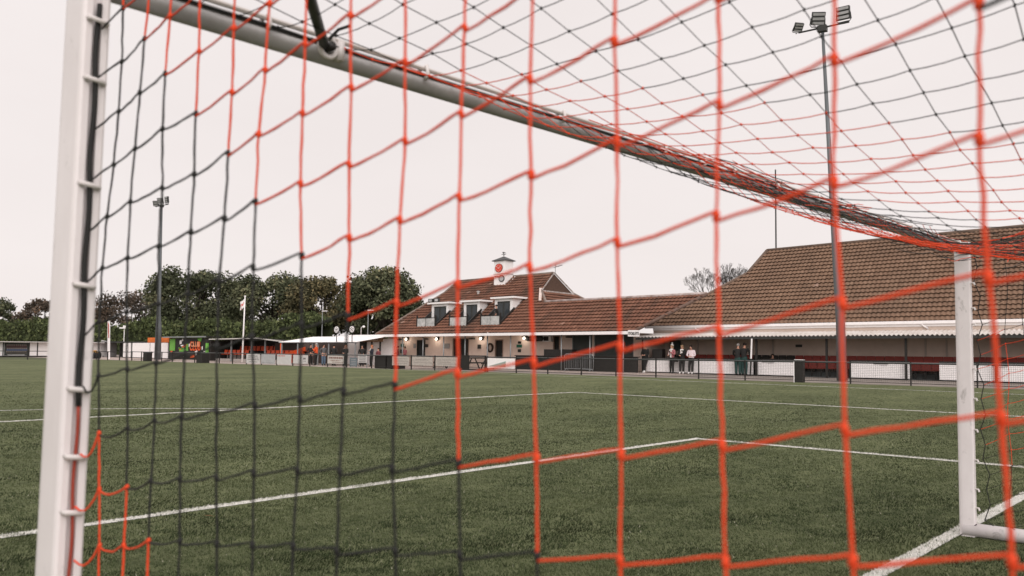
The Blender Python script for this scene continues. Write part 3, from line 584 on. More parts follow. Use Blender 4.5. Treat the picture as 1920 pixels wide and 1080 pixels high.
for i in range(14):   # faded tall letters on the back wall cannot be read; keep them as pale strokes
    s = 60-.42*i; q.box((51.18, s, 1.15+.1*random.random()), (51.197, s+.07, 1.6+.1*random.random())); 
    if i % 3: q.box((51.18, s-.2, 1.2+.4*(i % 2)), (51.197, s, 1.27+.4*(i % 2)))
q.build('faded_lettering', mat('faded_paint', (.14, .10, .08), .8), st2, s2)

# ---- graffiti wall --------------------------------------------------------------------------
mw, mf = big('mural_wall', 'black wall with green and orange graffiti lettering under a flat roof', 'wall', 68, 50)
q = MB(); q.box((50, 65.1, .0), (50.2, 70.9, 2.45)); q.build('wall', BLACK, mw, mf)
q = MB(); q.box((49.5, 64.9, 2.56), (51.6, 71.2, 2.64), 0); q.box((49.48, 64.9, 2.52), (49.6, 71.2, 2.66), 1); q.build('roof', [BLACK, GALV], mw, mf)
q = MB(); q.box((49.97, 69.95, 1.0), (49.998, 70.75, 2.4)); q.box((49.97, 68.0, 1.0), (49.998, 68.35, 1.8)); q.box((49.97, 68.5, .9), (49.998, 69.3, 1.15))
q.extr([(0, 0), (.7, 0), (.35, -.6)], (49.97, 66.7, 2.42), (0, -1, 0), (0, 0, 1), (1, 0, 0), .028)
for i in range(5): q.box((49.972, 68.4+.22*i, 1.0+.05*i), (49.998, 68.5+.22*i, 1.3+.1*(i % 3)))
q.build('green_paint', LIME, mw, mf)
q = MB()
for (s, z, w_, h_) in ((69.25, 1.75, .3, .5), (69.05, 1.5, .4, .2), (68.9, 2.1, .15, .3), (67.9, 1.45, .14, .4), (66.95, .5, .35, .55), (66.0, 1.1, .12, .45), (65.75, .9, .3, .15), (66.4, .25, .1, .4), (68.6, .3, .2, .4)):
    q.extr([(0, 0), (w_, .15*h_), (w_*.8, h_), (-.1*w_, .8*h_)], (49.966, s, z), (0, -1, 0), (0, 0, 1), (1, 0, 0), .03)
q.build('white_paint', WHITE, mw, mf)
q = MB()
for (s, z, w_, h_) in ((68.9, 1.35, .5, .25), (69.3, 1.1, .3, .12), (68.5, 1.6, .4, .12), (67.6, .2, .7, .4), (66.6, .25, .35, .3), (70.6, .8, .3, .2)):
    q.extr([(0, 0), (w_, .3*h_), (w_*.9, h_), (.1*w_, .8*h_)], (49.963, s, z), (0, -1, 0), (0, 0, 1), (1, 0, 0), .03)
q.build('orange_paint', ORANGE, mw, mf)
text(mw, 'lettering', 'CLUB', 1.5, ORANGE, 49.955, 67.75, 1.05, mf, 1.55); text(mw, 'lettering', 'CLUB', .75, mat('pale_orange', (.8, .36, .2), .6), 49.935, 67.6, 1.5, mf, 1.3)
q = MB(); q.box((49.6, 64.75, .6), (49.75, 65.0, 1.9)); q.build('green_pillar', LIME, mw, mf)
q = MB(); q.box((49.58, 64.7, 0), (49.76, 65.05, .6)); q.box((49.58, 64.7, 1.9), (49.76, 65.05, 2.3)); q.build('pillar_base', BLACK, mw, mf)
# ---- white panelled store --------------------------------------------------------------------
wp, wf = big('panel_store', 'low white panelled store with an orange board above it behind the floodlight', 'shed', 75, 50)
q = MB(); q.box((50.1, 71.1, 0), (50.2, 78.5, 1.95)); q.build('wall', BLACK, wp, wf)
for s0, s1 in ((77.0, 78.2), (73.95, 76.7), (73.1, 73.8), (71.1, 72.9)):
    q = MB(); q.box((50.02, s0, .08), (50.1, s1, 1.93)); q.build('wall_panel', WHITE, wp, wf)
q = MB(); q.box((50.3, 71.2, 1.97), (50.5, 74.7, 2.6)); q.build('orange_board', mat('orange_board', (.62, .15, .03), .6, .3, 1.5), wp, wf)
q = MB(); q.box((50.0, 74.9, 1.96), (52, 84, 2.1)); q.build('roof', CHAR, wp, wf)
# ---- open shed further left
os_, of = big('open_shed', 'small open fronted shed with one white side wall', 'shed', 82, 50)
q = MB(); q.box((50.0, 79.5, 2.0), (53.5, 83.6, 2.15)); q.build('roof', CHAR, os_, of)
q = MB(); q.box((53.0, 78.6, 0), (53.1, 83.5, 1.98)); q.build('back_wall', DARK, os_, of)
q = MB(); q.poly([(50.0, 82.0, 0), (52.5, 83.2, 0), (52.5, 83.2, 2.0), (50.0, 82.0, 2.35)]); q.poly([(50.1, 82.1, 0), (52.5, 83.3, 0), (52.5, 83.3, 2.0), (50.1, 82.1, 2.35)]); q.build('side_wall', WHITE, os_, of)
# ---- far white boarded wall with a team picture
fl = thing('far_boarded_wall', 'long white boarded wall with a team photograph panel at the far end', 'wall', (30, 88, 0))
q = MB(); q.box((-30, 0, .12), (9.4, .15, 1.38)); q.build('wall', WHITE, fl); q = MB(); q.box((-30, -.9, 1.40), (9.4, .4, 1.46)); q.build('roof', mat('pale_sheet', (.62, .58, .56), .6), fl)
q = MB(); q.box((-30, -.06, -.02), (9.4, -.002, .12)); q.build('plinth', BLACK, fl)
for x in (-6, -4.2, -2.6, .02, 2.3, 3.05, 4.4, 5.9, 7.6):
    q = MB(); q.box((x-.04, -.05, .12), (x+.04, -.001, 1.38)); q.build('joint_post', BLACK, fl)
q = MB(); q.box((.12, -.04, .14), (2.26, -.003, 1.34)); tp = q.build('team_picture', mat('picture_dark', (.05, .055, .05), .6, .5, 6), fl)
for row, (z, m) in enumerate(((1.0, mat('team_red', (.10, .05, .05), .7, .5, 30)), (.68, mat('team_blue', (.10, .13, .22), .7, .5, 30)), (.40, mat('team_dark', (.07, .06, .05), .7, .5, 30)))):
    q = MB()
    for i in range(11):
        x = .28+i*.165+.04*(row % 2); q.box((x, -.05, z-.13), (x+.12, -.042, z+.08)); q.disc((x+.06, -.05, z+.13), (0, 1, 0), .045, .012, 6, 1)
    q.build('team_row', [m, mat('face_dot', (.45, .36, .32), .7)], tp)
q = MB(); q.box((.4, -.05, .17), (1.9, -.042, .21)); q.build('caption_strip', WHITE, tp)

# ================================================================== FENCE
fen = thing('pitch_fence', 'black pitch fence with post and rail and fine square mesh', 'fence', bp(20, 42.9, 0)); fb = bp(20, 42.9, 0)
ff = lambda x, y, z: bp(y, x, z)-fb
PS = [-10.2, -8.0, -5.5, -2.9, -.3, 2.42, 5.16, 7.84, 10.47, 13.01, 15.52, 17.96, 20.38, 22.59, 24.83, 27.04, 29.16, 31.28, 33.28, 35.23, 36.88, 38.7, 41.0, 42.84, 44.58, 46.32, 48.0, 49.67, 51.33, 52.92, 54.48, 55.96, 57.47, 58.94, 60.32, 61.72, 63.09, 64.48, 65.83]
pm = None
for s in PS:
    if pm is None:
        q = MB(); q.box((-.03, -.03, -.02), (.03, .03, .93)); q.box((-.036, -.036, .93), (.036, .036, .95)); pm = q.build('post', BLACK, fen); o = pm
    else: o = pm.copy(); COL.objects.link(o)
    o.location = bp(s, 42.9, 0)-fb; o.rotation_euler = (0, 0, AN); o.scale = (1, 1, fs(s))
q = MB(); q.path([(42.9, -12, .90), (42.9, 37, .90)], .035, 8); q.path([(42.9, 37, .90), (42.9, 66, .90)], .035, 8); q.build('top_rail', mat('rail_green_black', (.045, .05, .047), .35, spec=.5), fen, ff, True)
q = MB(); q.path([(42.9, -12, .08), (42.9, 37, .08)], .012, 6); q.path([(42.9, 37, .12), (42.9, 66, .12)], .012, 6); q.build('bottom_wire', BLACK, fen, ff)
q = MB(); WM = .0062
for k in range(int(49/.085)):
    s = -12+.085*k; q.box((42.897, s-WM/2, .08), (42.903, s+WM/2, .88))
for k in range(12): q.box((42.895, -12, .09+.07*k), (42.901, 37, .09+.07*k+WM))
mo = q.build('mesh_panel', BLACK, fen, ff); mo['kind'] = 'stuff'
# fence on towards the far corner
ff2 = thing('far_fence', 'far black post and rail fence in front of the white sheds and boarded wall', 'fence', (32.2, 74, 0))
pts = [bp(65.83, 42.9, 0), bp(67.12, 42.6, 0), bp(68.37, 42.3, 0), bp(69.4, 41.9, 0), Vector((32.2, 74.2, 0))]
dv = (Vector((-40, 96, 0))-Vector((32.2, 74.2, 0))).normalized()
pts += [Vector((32.2, 74.2, 0))+dv*2.4*k for k in range(1, 14)]
q = MB()
for a, c in zip(pts[:-1], pts[1:]): q.bar(a+Vector((0, 0, .70))-Vector((32.2, 74, 0)), c+Vector((0, 0, .70))-Vector((32.2, 74, 0)), .05)
q.build('top_rail', BLACK, ff2)
for i, p in enumerate(pts):
    if i == 0: q = MB(); q.box((-.035, -.035, 0), (.035, .035, .74)); o = q.build('post', BLACK, ff2); pm2 = o
    else: o = pm2.copy(); COL.objects.link(o)
    o.location = p-Vector((32.2, 74, 0))
# advertising boards fixed to the fence (print not legible in the photo: rows of strokes)
def adboard(s0, s1, z0, z1, m, lab, rows, pm_=PRINT, t=42.82):
    o = bthing('advert_board', lab, 'advert board', (s0+s1)/2, t, 'advert boards on the fence'); w_ = (s1-s0)/2/fs((s0+s1)/2)
    q = MB(); q.box((-.015, -w_, z0), (.015, w_, z1)); q.build('panel', m, o)
    q = MB()
    for (zr, hr, y0, y1) in rows:
        y = w_-(y0*2*w_)
        while y > w_-(y1*2*w_):
            l_ = random.uniform(.06, .2); q.box((-.022, y-l_, z0+(z1-z0)*zr), (-.017, y, z0+(z1-z0)*(zr+hr))); y -= l_+random.uniform(.03, .06)
    if rows: q.build('print', pm_, o)
R3 = [(.75, .09, .15, .85), (.55, .07, .1, .9), (.38, .07, .1, .9), (.15, .05, .2, .8)]
adboard(49.75, 51.25, .08, .86, BOARD, 'pale advert board with four rows of small print, nearest the flagpole', R3)
adboard(48.1, 49.6, .08, .86, GREYB, 'blank grey advert board between two printed ones', [(.1, .03, .1, .9)])
adboard(46.4, 47.9, .08, .86, BOARD, 'pale advert board with a red heading line', [(.82, .08, .05, .5)], PRINTR)
adboard(44.7, 46.2, .18, .84, BOARD, 'pale advert board with one emblem at its right end', [(.5, .2, .7, .85), (.25, .05, .7, .85)])
adboard(41.2, 42.75, .25, .84, mat('buff_board', (.5, .46, .42), .6, .1, 4), 'buff advert board with a bold heading in front of the shelter', [(.62, .2, .08, .92), (.35, .08, .2, .8), (.15, .06, .3, .9)], mat('print_brown', (.2, .1, .08), .6))
BUFF = mat('stone_print', (.42, .38, .34), .7, .3, 14)
adboard(35.35, 36.8, .25, .86, BUFF, 'stone coloured advert board with mottled print, left of three by the clubhouse', [(.7, .08, .1, .9), (.45, .08, .1, .9), (.2, .06, .1, .9)], mat('faint_print', (.28, .25, .23), .7))
adboard(33.4, 35.1, .28, .86, BUFF, 'stone coloured advert board with mottled print, middle of three by the clubhouse', [(.6, .1, .2, .8), (.3, .06, .1, .9)], mat('faint_print', (.28, .25, .23), .7))
adboard(31.4, 33.15, .28, .86, BUFF, 'stone coloured advert board with mottled print, right of three by the clubhouse', [(.65, .06, .1, .9), (.4, .06, .1, .7), (.2, .06, .1, .9)], mat('faint_print', (.28, .25, .23), .7))
adboard(27.1, 29.1, .24, .84, WHITE, 'white advert board with a green wedge beside the black gate', [])
o = bpy.data.objects['advert_board.008']; q = MB(); q.extr([(0, 0), (1.3, 0), (1.3, .33)], (-.018, .95, .34), (0, -1, 0), (0, 0, 1), (-1, 0, 0), .006); q.build('green_wedge', mat('wedge_green', (.25, .36, .32), .6), o)
# gate
g = bthing('fence_gate', 'black metal gate standing in the pitch fence by the picnic tables', 'gate', 30.2, 42.8); q = MB()
for y in (-.95, .95): q.bar((0, y, 0), (0, y, 1.0), .09)
for z in (.12, .55, .97): q.bar((0, -.95, z), (0, .95, z), .05)
q.build('gate_frame', BLACK, g)
q = MB(); q.box((-.02, .28, .14), (.02, .92, .95)); q.build('infill_panel', BLACK, g)
# crowd barrier
o = bthing('crowd_barrier', 'galvanised crowd control barrier in front of the roller shutter', 'barrier', 26.3, 49.2); q = MB(); q.path([(0, 1.05, .14), (0, 1.05, 1.0), (0, .95, 1.1), (0, -.95, 1.1), (0, -1.05, 1.0), (0, -1.05, .14)], .022, 8); q.path([(0, 1.05, .16), (0, -1.05, .16)], .02, 8); q.build('frame', GALV, o, None, True)
for k in range(15):
    q = MB(); y = .91-.13*k; q.path([(0, y, .16), (0, y, 1.1)], .009, 5); q.build('upright', GALV, o)
for y in (.9, -.9): q = MB(); q.bar((0, y, .16), (-.28, y+.05, 0), .03); q.bar((0, y, .16), (.28, y-.05, 0), .03); q.build('foot', GALV, o)
# bins
def bin_(s, t, w_, h_, lab, rim=False):
    o = bthing('litter_bin', lab, 'bin', s, t, 'black bins along the fence'); q = MB(); q.extr([(-w_/2, -w_/2), (w_/2, -w_/2), (w_/2, w_/2), (-w_/2, w_/2)], (0, 0, 0), (1, 0, 0), (0, 1, 0), (0, 0, 1), h_*.92); q.build('body', BLACK, o)
    q = MB(); q.box((-w_/2-.02, -w_/2-.02, h_*.92), (w_/2+.02, w_/2+.02, h_)); q.build('lid', CHAR, o)
    if rim: q = MB(); q.box((-w_/2-.015, w_/2, 0), (-w_/2+.03, w_/2+.03, h_*.95)); q.box((-w_/2-.02, -w_/2, h_*1.0), (w_/2, w_/2, h_*1.02)); q.build('pale_liner', WHITE, o)
bin_(10.12, 42.45, .36, .98, 'black bin with a pale edge standing by the fence in front of the seated stand', True)
bin_(55.8, 42.4, .8, .9, 'wide black bin at the fence below the green mural pillar'); bin_(62.9, 42.4, .6, .88, 'black bin at the foot of the left floodlight mast')
bin_(38.15, 43.6, 1.0, .92, 'large black wheeled bin, left of the pair at the clubhouse corner'); bin_(37.15, 43.6, .9, .92, 'large black wheeled bin, right of the pair at the clubhouse corner')
# A-boards near the shelter
def aboard(s, t, w_, z0, z1, m, lab):
    o = bthing('pavement_board', lab, 'sign board', s, t, 'boards outside the shelter'); q = MB(); q.box((-.02, -w_/2, z0), (.02, w_/2, z1)); q.build('panel', m, o); q = MB()
    for y in (-w_/2+.04, w_/2-.04): q.bar((.03, y, 0), (.03, y, z1), .04)
    q.build('frame', GALV, o); q = MB()
    for k in range(4): q.box((-.026, -w_/2+.1, z1-.15-.13*k), (-.021, w_/2-.1, z1-.11-.13*k))
    q.build('print', PRINT if m == BOARD else GREYB, o)
aboard(40.0, 43.4, .85, .35, .95, BOARD, 'white notice board on legs beside the wheeled bins'); aboard(40.95, 43.5, .72, .05, .70, mat('slate_board', (.16, .20, .22), .5), 'slate blue pavement board in front of the shelter')
# picnic tables
def picnic(s, t, lab):
    o = bthing('picnic_table', lab, 'picnic table', s, t, 'picnic tables on the verandah'); q = MB(); q.box((-.35, -.8, .72), (.35, .8, .77)); q.build('table_top', BLACK, o)
    for x in (-.65, .65): q = MB(); q.box((x-.13, -.8, .42), (x+.13, .8, .46)); q.build('bench', BLACK, o)
    for y in (-.6, .6): q = MB(); q.bar((-.75, y, 0), (-.2, y, .74), .06); q.bar((.75, y, 0), (.2, y, .74), .06); q.bar((-.7, y, .40), (.7, y, .40), .06); q.build('trestle', BLACK, o)
picnic(36.0, 47.6, 'black picnic table behind the fence gate, left of the two'); picnic(33.3, 47.9, 'black picnic table in front of the open clubhouse door, right of the two')
# yellow machine far left
o = thing('yellow_roller', 'yellow ground roller parked at the far end of the white boarded wall', 'machine', (34.6, 79.5, 0), .6); q = MB(); q.box((-.6, -.35, .3), (.1, .35, .75)); q.build('body', YELL, o); q = MB(); q.box((.2, -.3, .3), (.65, .3, .6)); q.build('bonnet', YELL, o)
for x, r in ((-.35, .3), (.45, .3)): q = MB(); q.disc((x, 0, .3), (0, 1, 0), r, .8, 16); q.build('roller_drum', RUBB, o, None, True)
q = MB(); q.bar((-.5, -.3, .75), (-.5, -.3, 1.2), .05); q.bar((-.5, .3, .75), (-.5, .3, 1.2), .05); q.bar((-.5, -.3, 1.2), (-.5, .3, 1.2), .05); q.build('roll_bar', BLACK, o)
# white marker post and camera pole at left
o = thing('striped_pole', 'white pole with one red striped side by the far boarded wall', 'pole', (35.2, 77.6, 0)); q = MB(); q.bar((0, 0, 0), (-.1, .05, 3.45), .17); q.build('pole', WHITE, o); q = MB(); q.bar((-.1, -.05, 1.9), (-.16, 0, 3.3), .07); q.build('red_stripe', PRINTR, o)
o = thing('camera_pole', 'slim white camera pole on the open shed roof edge', 'pole', (40.5, 86, 0)); q = MB(); q.path([(0, 0, 0), (0, 0, 2.9)], .04, 6); q.build('pole', WHITE, o); q = MB(); q.cbox((-.2, 0, 2.95), (.5, .3, .14)); q.cbox((0, 0, 3.1), (.2, .2, .2)); q.build('camera_head', WHITE, o)
# flagpole
o = bthing('flagpole', 'white flagpole flying a white flag with red marks in front of the orange seats', 'flagpole', 55.47, 45.9); q = MB(); q.path([(0, 0, 0), (0, -.12, 6.12)], [.085, .05], 10); q.build('pole', WHITE, o, None, True); q = MB(); q.ball((0, -.12, 6.16), .09); q.build('finial', WHITE, o)
q = MB(); nx_, nz_ = 12, 6; k0 = 0
for j in range(nz_+1):
    for i in range(nx_+1):
        a = i/nx_; q.v.append((.10*sin(a*7+j*.3)*a, -.05+.62*a-.05*sin(a*5), 5.95-.80*j/nz_-.34*a+.05*sin(a*8)))
for j in range(nz_):
    for i in range(nx_): a = j*(nx_+1)+i; q.face([a, a+1, a+nx_+2, a+nx_+1], 1 if (j in (2, 3) and 1 < i < 11 and (i+j) % 3) or (j == 5 and 5 < i < 8) else 0)
q.build('flag', [WHITE, mat('flag_red', (.62, .10, .08), .7)], o)

# ---- floodlight masts ----------------------------------------------------------------------
def flood(s, t, H, r0, r1, lean, lab, heads):
    o = bthing('floodlight_mast', lab, 'floodlight', s, t, 'floodlight masts'); k = fs(s)
    MASTM = bpy.data.materials.get('mast_steel') or mat('mast_steel', (.13, .14, .145), .5, .12, 3, metal=.2, stretch=(1, 1, .15))
    q = MB(); q.path([(0, 0, 0), (0, lean*.06, 3/k), (0, lean*.3, H*.3), (0, lean, H)], [r0, r0*.88, r0*.60, r1], 10); q.build('mast', MASTM, o, None, True)
    q = MB(); q.path([(0, lean+1.15, H+.02), (0, lean-1.25, H+.10)], .045, 8); q.cbox((0, lean, H+.0), (.3, .42, .30)); q.build('crossarm', CHAR, o)
    for (y, z, yaw, tilt, sc) in heads:
        h_ = MB()
        Mx = Matrix.Translation((0, lean+y, H+z)) @ Matrix.Rotation(yaw, 4, 'Z') @ Matrix.Rotation(tilt, 4, 'Y') @ Matrix.Scale(sc, 4)
        for i in range(3): h_.box((-.14, -.40, .10+.27*i), (.10, .40, .34+.27*i), 0); h_.box((-.155, -.36, .14+.27*i), (-.141, .36, .30+.27*i), 1)
        fx = h_.build('lamp_head', [CHAR, GREYB], o, lambda x, y_, z_: Mx @ Vector((x, y_, z_)), label=None)
        h_ = MB(); h_.path([(0, .42, .5), (0, .46, .1), (0, .35, -.03), (0, -.35, -.03), (0, -.46, .1), (0, -.42, .5)], .03, 6); h_.path([(0, 0, -.03), (0, 0, -.16)], .05, 6); h_.build('bracket', CHAR, fx, lambda x, y_, z_: Mx @ Vector((x, y_, z_)))
k = fs(9.17)
flood(9.17, 46.9, 19.05/k, .27/k, .08/k, .72, 'tall grey floodlight mast with three lamp heads standing by the seated stand', [(1.25, .06, .75, -.75, .55), (.25, .16, .5, -.5, .78), (-1.0, .18, -.1, -.12, .78)])
k = fs(68.8)
flood(68.8, 47.4, 14.0/k, .30/k, .09/k, .32, 'distant grey floodlight mast with three lamp heads left of the big trees', [(1.0, .05, .6, -.6, .75), (.1, .2, .3, -.4, .85), (-1.0, .2, -.2, -.1, .9)])

# ================================================================== TREES
def T3(x, y, z): return Vector((x, y, z))
def leaves(cl, per, size, flat=.0, upright=False):
    """cl: array of clump centres+radii (n,4); returns verts, faces, rnd"""
    n_ = len(cl)*per; c = np.repeat(cl, per, 0); dr = rng.normal(size=(n_, 3)); dr /= np.linalg.norm(dr, axis=1)[:, None]
    rad = c[:, 3]*rng.uniform(.2, 1.25, n_)**.7; p = c[:, :3]+dr*rad[:, None]*np.array([1, 1, .85])
    nrm = dr+rng.normal(scale=.7, size=(n_, 3)); nrm /= np.linalg.norm(nrm, axis=1)[:, None]
    a = np.cross(nrm, rng.normal(size=(n_, 3))); a /= np.linalg.norm(a, axis=1)[:, None]; b_ = np.cross(nrm, a)
    if upright: b_ = b_*.5+np.array([0, 0, .8]); 
    sz = size*rng.uniform(.45, 1.2, n_)[:, None]
    v_ = np.stack([p-a*sz*.5, p-b_*sz*.32+a*sz*.05, p+a*sz*.55, p+b_*sz*.34], 1).reshape(-1, 3)
    r_ = np.clip(rng.normal(.45, .22, n_)+np.repeat(rng.normal(0, .13, len(cl)), per), .001, 1)
    return v_, np.arange(n_*4).reshape(-1, 4), r_
def tree(name, lab, cat, base, h, w, lm, nclump=46, per=170, size=.55, trunk=.35, low=.22, seed=1, group='trees behind the ground', skew=0):
    global rng
    keepr = rng; rng = np.random.default_rng(seed); rnd = random.Random(seed)
    o = thing(name, lab, cat, base, 0, group)
    q = MB(); th = h*.55; q.path([(0, 0, -.1), (.1, .05, h*.2), (-.05, .1, h*.4), (.1, 0, th)], [trunk, trunk*.8, trunk*.6, trunk*.35], 8)
    cl = []
    for i in range(nclump):
        u_ = rng.uniform(-1, 1); th_ = rng.uniform(0, 2*pi); rr = rng.uniform(.45, 1)**.5
        x = w*rr*cos(th_)*sqrt(max(0, 1-u_*u_)); y = w*rr*sin(th_)*sqrt(max(0, 1-u_*u_)); z = h*(low+(1-low)*.5)+u_*rr*h*(1-low)*.5
        z += skew*x
        r_ = rng.uniform(.17, .32)*min(w, h*.5); z = min(z, h-r_*.8); cl.append((x, y, z, r_))
        if i % 3 == 0: q.path([(0, 0, h*rng.uniform(.2, .5)), (x*.5, y*.5, z*.8), (x, y, z)], [trunk*.35, trunk*.2, .03], 5)
    q.build('trunk', BARK, o, None, True)
    v_, f_, r_ = leaves(np.array(cl), per, size); npmesh('crown', v_, f_, lm, r_, o); rng = keepr; return o
def at(s, t, z=0): return (s*UX+t*VX, s*UY+t*VY, z)
tree('oak_tree', 'broad dark oak, largest of the trees, behind the graffiti wall', 'tree', at(100.6, 75), 12.0, 6.8, LEAF_D, 95, 330, .42, .5, .08, 11)
tree('oak_tree', 'dark oak behind the flagpole, right of the largest oak', 'tree', at(86.6, 76), 10.7, 5.4, LEAF_D, 70, 320, .42, .45, .10, 12)
tree('oak_tree', 'yellowing oak behind the white shelter roof', 'tree', at(75.2, 74), 9.5, 4.3, LEAF_O, 58, 300, .38, .4, .22, 13)
tree('oak_tree', 'rounded oak close to the clubhouse roof, rightmost of the big trees', 'tree', at(64.6, 73), 10.3, 4.3, LEAF_D, 72, 320, .38, .4, .16, 14)
tree('oak_tree', 'small dark oak filling the gap between the two rightmost oaks', 'tree', at(69.8, 76), 9.6, 3.2, LEAF_O, 44, 280, .38, .35, .2, 15)
tree('autumn_tree', 'reddish brown autumn tree behind the left net post', 'tree', at(119, 77), 9.2, 5.4, LEAF_R, 60, 170, .38, .3, .2, 16)
tree('autumn_tree', 'thin brown tree at the far left beside the goalpost', 'tree', at(141.0, 76), 8.4, 3.8, LEAF_R, 40, 150, .42, .3, .15, 17)
tree('autumn_tree', 'tree cut off by the left edge of the picture', 'tree', at(155.0, 75), 8.8, 3.6, LEAF_D, 40, 150, .42, .3, .15, 18)
tree('autumn_tree', 'small low dark tree beside the distant floodlight mast', 'tree', at(107.8, 77), 6.4, 1.3, LEAF_D, 22, 150, .38, .2, .1, 19)
tree('autumn_tree', 'low brown tree beyond the hedge at the far left', 'tree', at(147.5, 84), 6.6, 5.0, LEAF_O, 38, 150, .42, .3, .1, 20)
# bare tree behind the hall
bt = thing('bare_tree', 'bare winter tree showing over the hip of the hall roof', 'tree', at(24.6, 72), 0, 'trees behind the ground'); q = MB(); rb = random.Random(4)
def br(p, d, l, r, dep):
    e = p+d*l; m_ = p+d*l*.5+Vector((rb.uniform(-1, 1), rb.uniform(-1, 1), rb.uniform(-.3, .5)))*l*.06
    q.path([p, m_, e], [r, r*.85, r*.68], 5 if dep < 3 else 3, cap=False)
    if dep >= 8 or e.z > 8.6: return
    for i in range(3 if dep in (1, 2, 3, 5) else 2):
        nd = (d+Vector((rb.uniform(-1, 1), rb.uniform(-1, 1), rb.uniform(-.15, .7)))*.62).normalized(); br(e, nd, l*rb.uniform(.52, .74), max(.0075, r*.66), dep+1)
q.path([(0, 0, 0), (0, 0, 3.0)], [.2, .14], 7)
for k in range(5): br(Vector((0, 0, 2.6+.1*k)), Vector((.5*cos(k*1.9), .5*sin(k*1.9), 1)).normalized(), 2.25, .055, 1); q.build('trunk', BARK, bt)
# hedges
def hedge(lab, s0, s1, t, hfun, thick, n_, seed):
    o = thing('hedge', lab, 'hedge', at((s0+s1)/2, t), 0, 'hedges behind the ground'); base = Vector(at((s0+s1)/2, t)); global rng
    keepr = rng; rng = np.random.default_rng(seed); q = MB(); N_ = 40
    for i in range(N_):
        sa, sb = s0+(s1-s0)*i/N_, s0+(s1-s0)*(i+1)/N_; ha, hb = hfun(sa)-.35, hfun(sb)-.35
        P = [Vector(at(sa, t, 0)), Vector(at(sb, t, 0)), Vector(at(sb, t, hb)), Vector(at(sa, t, ha)), Vector(at(sa, t+thick, 0)), Vector(at(sb, t+thick, 0)), Vector(at(sb, t+thick, hb)), Vector(at(sa, t+thick, ha))]
        for g_ in ((0, 1, 2, 3), (3, 2, 6, 7), (5, 4, 7, 6)): q.poly([P[k]-base for k in g_], 0, .12)
    q.build('hedge_core', LEAF_H, o)
    ss = rng.uniform(s0, s1, n_); hh = np.array([hfun(x) for x in ss]); top = rng.random(n_) < .4
    zz = np.where(top, hh+.25-rng.uniform(0, .75, n_), hh*rng.uniform(0.05, .97, n_)); tt = np.where(top, t+rng.uniform(-.3, thick, n_), t-rng.uniform(-.1, .4, n_))
    c = np.stack([ss*UX+tt*VX-base.x, ss*UY+tt*VY-base.y, zz, np.full(n_, .28)], 1); v_, f_, r_ = leaves(c, 4, .44, upright=True)
    npmesh('hedge_leaves', v_, f_, LEAF_H, r_, o)['kind'] = 'stuff'; rng = keepr
hedge('long clipped hedge behind the sheds and boarded wall at the left', 84.5, 165, 61, lambda s: 3.9+.22*sin(s*.5)+.16*sin(s*1.7)+.1*sin(s*4.1)-(.7 if s < 106 else 0)*(.5+.5*sin(s*.33)), 2.0, 5200, 31)
hedge('bright green hedge behind the graffiti wall and orange seats', 61.8, 84.0, 60, lambda s: 3.7+.22*sin(s*.9)+.14*sin(s*2.3)+.1*sin(s*5.3)+(.45 if s < 67 else 0)-(.3 if 69 < s < 76 else 0), 2.2, 2600, 32)

# ================================================================== GOAL
NX, FXX = -.374, 7.143
PROF = [(-.026, 0), (-.011, 0), (-.011, -.016+.032), (.011, -.016+.032), (.011, 0), (.026, 0), (.032, .004), (.0345, .012), (.035, .05), (.0345, .095), (.031, .113), (.022, .126), (0, .132), (-.022, .126), (-.031, .113), (-.0345, .095), (-.035, .05), (-.0345, .012), (-.032, .004)]
goal = thing('football_goal', 'full size white football goal with round crossbar in the foreground', 'goal', (NX, GY, 0))
gb = Vector((NX, GY, 0)); gfn = lambda x, y, z: (x-gb.x, y-gb.y, z-gb.z)
TURN = .125
def gy(x): return GY-TURN*(x-NX)/(FXX-NX)
def upost(xc, lean):
    q = MB(); q.extr(PROF, (xc, gy(xc), 0), (1, 0, 0), (0, 1, 0), (lean, 0, 1), 2.56); return q
upost(NX-.034, .008).build('post', POSTW, goal, gfn, label='near white post with net groove and clips down its back')
upost(FXX+.036, 0.).build('post', POSTW, goal, gfn, label='far white post with scuff marks')
q = MB(); CP = [(.037*cos(a)+.037, .036*sin(a)) for a in [2*pi*k/24 for k in range(24)]]
q.extr(CP, (NX-.03, GY, 2.494), (0, 1, 0), (0, 0, 1), Vector((FXX-NX, -TURN, 0)).normalized(), FXX-NX+.06); q.build('crossbar', BARG, goal, gfn, True)
q = MB(); q.path([(NX, GY-.010, 2.526), (FXX, gy(FXX)-.010, 2.526)], .0075, 6); q.path([(NX, GY-.004, 2.507), (FXX, gy(FXX)-.004, 2.507)], .0045, 6, 1); q.build('net_rail', [mat('rail_grey', (.5, .46, .43), .5), TWB], goal, gfn)
def clip_bar(z):
    x = NX-.034+.008*z; q = MB(); q.path([(x-.022, GY+.002, z+.003), (x-.021, GY-.010, z+.002), (x+.016, GY-.013, z-.003), (x+.021, GY-.008, z-.004), (x+.022, GY+.003, z-.004)], .0066, 6); return q
for z in (2.385, 2.235, 1.975, 1.73, 1.48, 1.32, 1.19, .95, .70, .45, .2):
    clip_bar(z).build('net_clip', mat('clip_plastic', (.66, .62, .60), .5) if z == 2.385 else bpy.data.materials['clip_plastic'], goal, gfn, True)
CLIPM = bpy.data.materials['clip_plastic']
for z in (2.2, 1.98, 1.84, 1.45, 1.19, .92, .66, .41, .25):
    q = MB(); g_ = gy(FXX); q.path([(FXX+.036, g_+.0, z), (FXX+.03, g_-.025, z), (FXX+.02, g_-.035, z-.02)], .008, 6); q.build('net_clip', CLIPM, goal, gfn)
